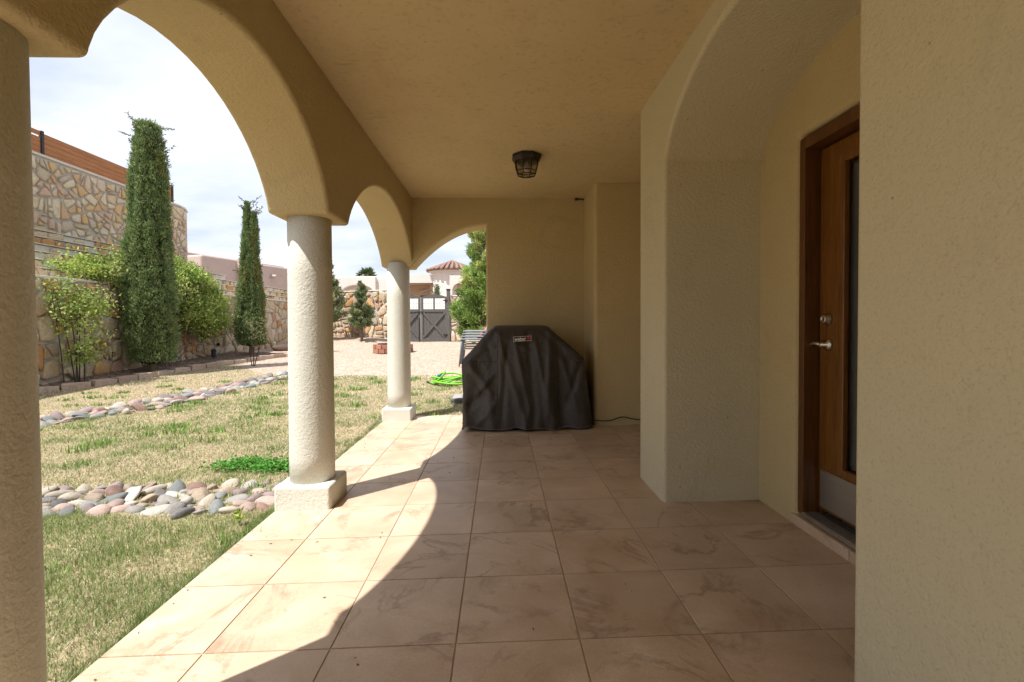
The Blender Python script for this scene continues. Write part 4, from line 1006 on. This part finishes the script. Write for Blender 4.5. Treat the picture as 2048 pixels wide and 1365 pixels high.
# ------------------------------------------------------------------ stacked chairs
M['resin'] = plain('grey_resin', (.24, .26, .275), .5, nscale=12, var=.08)
M['resin_dark'] = plain('dark_grey_frame', (.11, .125, .14), .45)
M['sling'] = plain('beige_sling', (.42, .39, .33), .8)
def chair(z, q, label):
    t = thing('stacking_chair', label, 'chair', (-.62+q*.022, 11.4+q*.01, T(0, 11.4)+z), 0, 'stacked grey garden chairs')
    for s_ in (-1, 1):
        MB().tube([(-.34, s_*.29, 0), (-.30, s_*.285, .33), (-.275, s_*.28, .635)], [.016, .019, .02], 8).build('front_leg', M['resin_dark'], t, True)
        MB().tube([(.30, s_*.27, 0), (.22, s_*.265, .4), (.17, s_*.26, .62)], [.016, .019, .018], 8).build('rear_leg', M['resin_dark'], t, True)
        MB().box(-.31, .22, s_*.28-.033, s_*.28+.033, .63, .662, bev=.012).build('armrest', M['resin'], t)
    MB().box(-.29, .18, -.25, .25, .385, .41, bev=.008).build('seat', M['sling'], t)
    b = MB(); b.tube([(.16, -.24, .40), (.22, -.24, .65), (.33, -.22, 1.0), (.335, 0, 1.03), (.33, .22, 1.0), (.22, .24, .65), (.16, .24, .40)], .016, 8); b.build('back_frame', M['resin'], t, True)
    MB().bar((.165, 0, .42), (.322, 0, .985), .43, .01, up=(1, 0, 0)).build('backrest', M['sling'], t)
lab = ['bottom grey garden chair of the stack beyond the garden opening', 'second grey garden chair from the bottom of the stack', 'third grey garden chair from the bottom of the stack', 'topmost grey garden chair of the stack, carrying pink cloth']
for q in range(4): chair(q*.062, q, lab[q])
# pink cloth on the top chair
V = []; F = []; rs = np.random.default_rng(4)
for j in range(9):
    for i in range(11):
        u, v = i/10, j/8; V.append((.06+.17*u+.02*math.sin(v*9), -.26+.20*v, .45-.02+.22*u**1.6+.03*math.sin(u*11+v*6)+.02*math.sin(v*17)))
for j in range(8):
    for i in range(10): F.append((j*11+i, j*11+i+1, (j+1)*11+i+1, (j+1)*11+i))
M['pink'] = plain('magenta_cloth', (.36, .05, .14), .8, nscale=9, var=.5)
o = link('pink_cloth', mesh_from('pink_cloth', V, F, True), M['pink'], None, (-.58, 11.43, T(0, 11.4)+.24)); s_ = o.modifiers.new('solid', 'SOLIDIFY'); s_.thickness = .018
tag(o, 'crumpled magenta cloth lying on the top stacked chair', 'cloth')

# ------------------------------------------------------------------ hose and base block
M['hose'] = plain('lime_hose', (.16, .44, .03), .45, nscale=20, var=.15)
hose = thing('garden_hose', 'coiled lime green garden hose on the grass beside the grill', 'hose', (-.86, 8.78, T(0, 8.78)))
pts = []; rs = np.random.default_rng(9)
for k in range(230):
    a = k*.155; loop = a/6.283; R0 = .33-.05*math.sin(a*.37)+.07*math.sin(a*.61+1); pts.append((R0*math.cos(a)*1.05+.04*math.sin(a*.23), R0*.95*math.sin(a)+.05*math.sin(a*.31), .02+.030*loop*(.7+.4*math.sin(a*1.3+loop))+.05*max(0, math.sin(a+.6+loop*.4))))
pts += [(-.30, -.25, .05), (-.38, -.12, .035), (-.43, -.02, .03)]
MB().tube(smooth_path(pts, 2), .0165, 7).build('hose_coil', M['hose'], hose, True)
MB().tube([(-.43, -.02, .03), (-.50, .06, .03)], .018, 8).build('nozzle', M['black'], hose); M['blue'] = plain('blue_plastic', (.03, .12, .45), .4)
MB().tube([(-.27, -.20, .17), (-.20, -.17, .17)], .024, 8).build('hose_connector', M['blue'], hose)
cw = MB().box(-9, 3, 31, 31.25, -.5, 2.85, bev=.05).build('courtyard_wall', M['white']); tag(cw, 'low pale courtyard wall seen through the gate windows', 'wall')
bl = thing('base_block', 'flat grey weighted base block on the grass by the patio end', 'base', (-.46, 7.15, T(0, 7.15)))
M['dgrey'] = plain('dark_grey_plastic', (.10, .105, .10), .6); M['lgrey'] = plain('pale_grey_top', (.30, .29, .27), .8)
MB().box(-.27, .27, -.22, .22, -.04, .07, bev=.02).build('block_body', M['dgrey'], bl); MB().box(-.25, .25, -.20, .20, .0705, .08, bev=.004).build('block_top', M['lgrey'], bl)
MB().lathe([(.12, .08), (.125, .10), (.09, .125), (.02, .13)], 18).build('block_knob', M['resin'], bl)
# path light and dark pots near the wall
for i, (px_, py_, lb) in enumerate([(-7.45, 12.55, 'small black path light in the bed left of the narrow cypress'), (-6.9, 16.3, 'small black path light near the far end of the wall')]):
    t = thing('path_light', lb, 'path light', (px_, py_, T(0, py_)+.06), 0)
    MB().tube([(0, 0, -.1), (0, 0, .22)], .014, 6).build('stake', M['black'], t); MB().lathe([(.055, .06), (.06, .22), (.075, .235), (.03, .27), (.005, .28)], 12).build('lamp_head', M['black'], t)
o = link('boulder', RM[3], None, None, (-7.0, 15.6, T(0, 15.6)+.06), (.1, .1, .4), (.42, .25, .17)); o.color = (.10, .065, .05, 1); tag(o, 'dark reddish boulder at the far end of the bed', 'boulder')

# ------------------------------------------------------------------ neighbouring houses
M['adobe_pink'] = stucco('pink_adobe', (.42, .335, .30), (.46, .365, .33), 12, .01, .3)
M['adobe_pale'] = stucco('pale_pink_adobe', (.66, .59, .535), (.70, .63, .57), 12, .01, .3)
M['adobe_tan'] = stucco('tan_adobe', (.46, .32, .21), (.50, .35, .23), 12, .01, .3)
M['dark_glass'] = plain('dark_window_glass', (.03, .035, .04), .08, nscale=5)
hp = thing('pink_house', 'pink adobe house with flat parapet roof behind the stone terrace', 'house', (-16.3, 26.5, 0), math.atan2(6.0, 1.9))
# local x runs along its right-hand wall (away), local y to the left
MB().box(0, 4.4, .0, 7, -.5, 5.02).build('wall', M['adobe_pink'], hp, bevel=.15); MB().box(2.3, 13, -.35, 7.5, -.5, 4.92).build('wall', M['adobe_pink'], hp, bevel=.15)
MB().box(1.0, 9, 2.5, 9, 5.03, 5.45).build('parapet', M['adobe_pink'], hp, bevel=.1)
for x in (4.6, 7.2, 8.8): MB().tube([(x, -.30, 4.25), (x, -.75, 4.2)], .10, 8).build('canale', M['adobe_pink'], hp)
wn = MB().box(6.4, 7.2, -.37, -.345, 2.6, 3.45).build('window', M['white'], hp); MB().box(6.48, 7.12, -.385, -.372, 2.68, 3.37).build('pane', M['dark_glass'], wn)
MB().prism([(5.0+.55*math.cos(math.pi*k/12), 5.0+.5*math.sin(math.pi*k/12)) for k in range(13)], 'y', 2.6, 3.4).build('arched_dormer', M['adobe_pink'], hp)

hl = thing('pale_house', 'pale pink adobe house with round tile-roofed tower beyond the gate', 'house', (-9.3, 36, 0))
def lpart(mb, name, mat, **k): return mb.build(name, mat, hl, **k)
# left wing with an arched recess
wp = [(-7.9, -1), (-7.9, 4.73), (0, 4.73), (0, -1), (-.25, -1)]+[( -1.37+1.12*math.cos(math.pi*k/14), 3.55+.50*math.sin(math.pi*k/14)) for k in range(15)]+[(-2.49, -1)]
lpart(MB().prism(wp, 'y', 0, .5), 'wall', M['adobe_pale'], bevel=.08)
lpart(MB().box(-2.7, -.1, .8, .9, -1, 4.2), 'recess_wall', M['adobe_tan'])
lpart(MB().box(-7.85, -.05, .52, 6, -1, 4.70), 'wall', M['adobe_pale'])
lpart(MB().box(-.3, .9, .2, 6, -1, 4.62), 'wall', M['adobe_pale'], bevel=.08)
# porch between the wing and the tower
lpart(MB().box(.95, 4.5, 1.0, 6, 4.30, 4.95), 'porch_beam', M['adobe_pale']); lpart(MB().box(.95, 4.5, .97, 1.0, 4.255, 4.30), 'porch_trim', M['iron'])
lpart(MB().box(.95, 4.6, 2.6, 2.8, -1, 4.3), 'porch_back_wall', M['adobe_tan'])
wi = lpart(MB().prism([(2.4, 2.6), (4.1, 2.6)]+[(3.25+.85*math.cos(math.pi*k/12), 3.45+.45*math.sin(math.pi*k/12)) for k in range(13)], 'y', 2.52, 2.61), 'window', M['adobe_tan'])
MB().box(2.9, 3.85, 2.50, 2.518, 2.7, 3.42).build('pane', M['dark_glass'], wi)
lpart(MB().box(3.85, 4.42, 1.4, 1.6, -1, 4.29), 'porch_pillar', M['adobe_tan'])
# tower
tw = lpart(MB().lathe([(1.50, -1), (1.50, 5.05), (1.78, 5.12), (1.78, 5.24), (1.5, 5.25)], 28), 'tower', M['adobe_pale'], loc=(5.55, 1.5, 0), smooth=False)
M['rooftile'] = m_stone('clay_roof_tile', [(0, (.27, .165, .13)), (.4, (.33, .215, .17))], (.20, .125, .105))
rt = MB(); NT = 30
for rw in range(6):
    f0, f1 = rw/6, (rw+1)/6; ra, rb = 1.95*(1-f0)+.05, 1.95*(1-f1)+.05; za, zb = 5.22+.80*f0, 5.22+.80*f1
    nn = max(6, int(NT*(1-f0*.8)))
    for k in range(nn):
        a = 2*math.pi*k/nn; w = ra*math.pi/nn*.62
        rt.tube([(5.55+ra*math.cos(a), 1.5+ra*math.sin(a), za+.05), (5.55+rb*math.cos(a), 1.5+rb*math.sin(a), zb+.03)], [w, w*.8], 6)
rt.lathe([(1.9, 5.2), (.02, 6.02)], 24, (5.55, 1.5, 0)); ro = lpart(rt, 'roof_tiles', M['rooftile'], smooth=True); ro['kind'] = 'stuff'
lpart(MB().lathe([(.14, 6.0), (.16, 6.08), (.05, 6.16)], 10, (5.55, 1.5, 0)), 'roof_cap', M['rooftile'])
# flat window bay beside the tower
bp = [(5.55, -1), (5.55, 4.75), (8.6, 4.75), (8.6, -1), (6.95, -1)]+[(6.35+.60*math.cos(math.pi*k/12), 3.65+.55*math.sin(math.pi*k/12)) for k in range(13)]+[(5.75, -1)]
lpart(MB().prism(bp, 'y', -.35, .1), 'wall', M['adobe_pale'])
wi = lpart(MB().box(5.7, 7.0, .10, .2, 2, 4.25), 'window', M['adobe_tan']); MB().box(5.98, 6.75, .06, .098, 2.4, 3.62).build('frame', M['white'], wi); MB().box(6.06, 6.67, .04, .058, 2.45, 3.54).build('pane', M['dark_glass'], wi)
ir = MB().tube(smooth_path([(3.3, .6, 3.5), (3.9, .6, 3.75), (4.25, .6, 3.45), (4.35, .6, 2.6)]), .03, 6)
lpart(ir, 'iron_rail', M['black'])
cypress('cypress_tree', 'tiny far cypress beside the tower of the pale house', -4.55, 34.5, .47, 3.5, .30, 8, 1200)
# palm behind the pale house
palm = thing('palm_tree', 'fan palm whose crown shows above the pale house roof', 'tree', (-12.2, 44, .4))
MB().tube([(0, 0, -.2), (.1, 0, 2.5), (0, 0, 5.0)], [.2, .17, .16], 10).build('trunk', M['bark'], palm)
Ps = []; cs = []; r_ = np.random.default_rng(3)
for q in range(26):
    a = r_.uniform(0, 6.28); e = r_.uniform(-.5, 1.3); dr = np.array([math.cos(a)*math.cos(e), math.sin(a)*math.cos(e), math.sin(e)]); c = np.array([0, 0, 5.0])+dr*.45
    n = 16; sp_ = unit(np.cross(dr, [0, 0, 1.0])+1e-6); fan = np.linspace(-1.2, 1.2, n); dd = unit(dr[None]*np.cos(fan)[:, None]+sp_[None]*np.sin(fan)[:, None]+r_.normal(size=(n, 3))*.06)
    cc = (.10, .14, .05) if e > .1 else (.32, .20, .09); Ps.append(leaves(np.tile(c, (n, 1)), dd, np.full(n, .65), np.full(n, .035), r_)); cs.append(mixcol(r_, 2*n, [cc]))
link('crown', tri_mesh('crown', np.concatenate(Ps), np.concatenate(cs)), M['leaf'], palm)

# scraps of leaf and grit blown onto the tiles
Ps = []; cs = []; r_ = np.random.default_rng(91)
for q in range(46):
    x, y = r_.uniform(-1.4, 1.0), r_.uniform(1.3, 5.0)
    if r_.random() < .4: x = -1.42+abs(r_.normal())*.08
    a = r_.uniform(0, 6.28); Ps.append(leaves(np.array([[x, y, SL*x+.0062]]), np.array([[math.cos(a), math.sin(a), .03]]), np.array([r_.uniform(.006, .022)]), np.array([r_.uniform(.002, .005)]), r_)); cs.append(mixcol(r_, 2, [(.10, .07, .04), (.25, .19, .10), (.05, .04, .03)]))
tag(link('leaf_litter', tri_mesh('leaf_litter', np.concatenate(Ps), np.concatenate(cs)), M['leaf']), 'tiny dry leaf scraps and grit scattered on the patio tiles', 'leaf litter', kind='stuff')
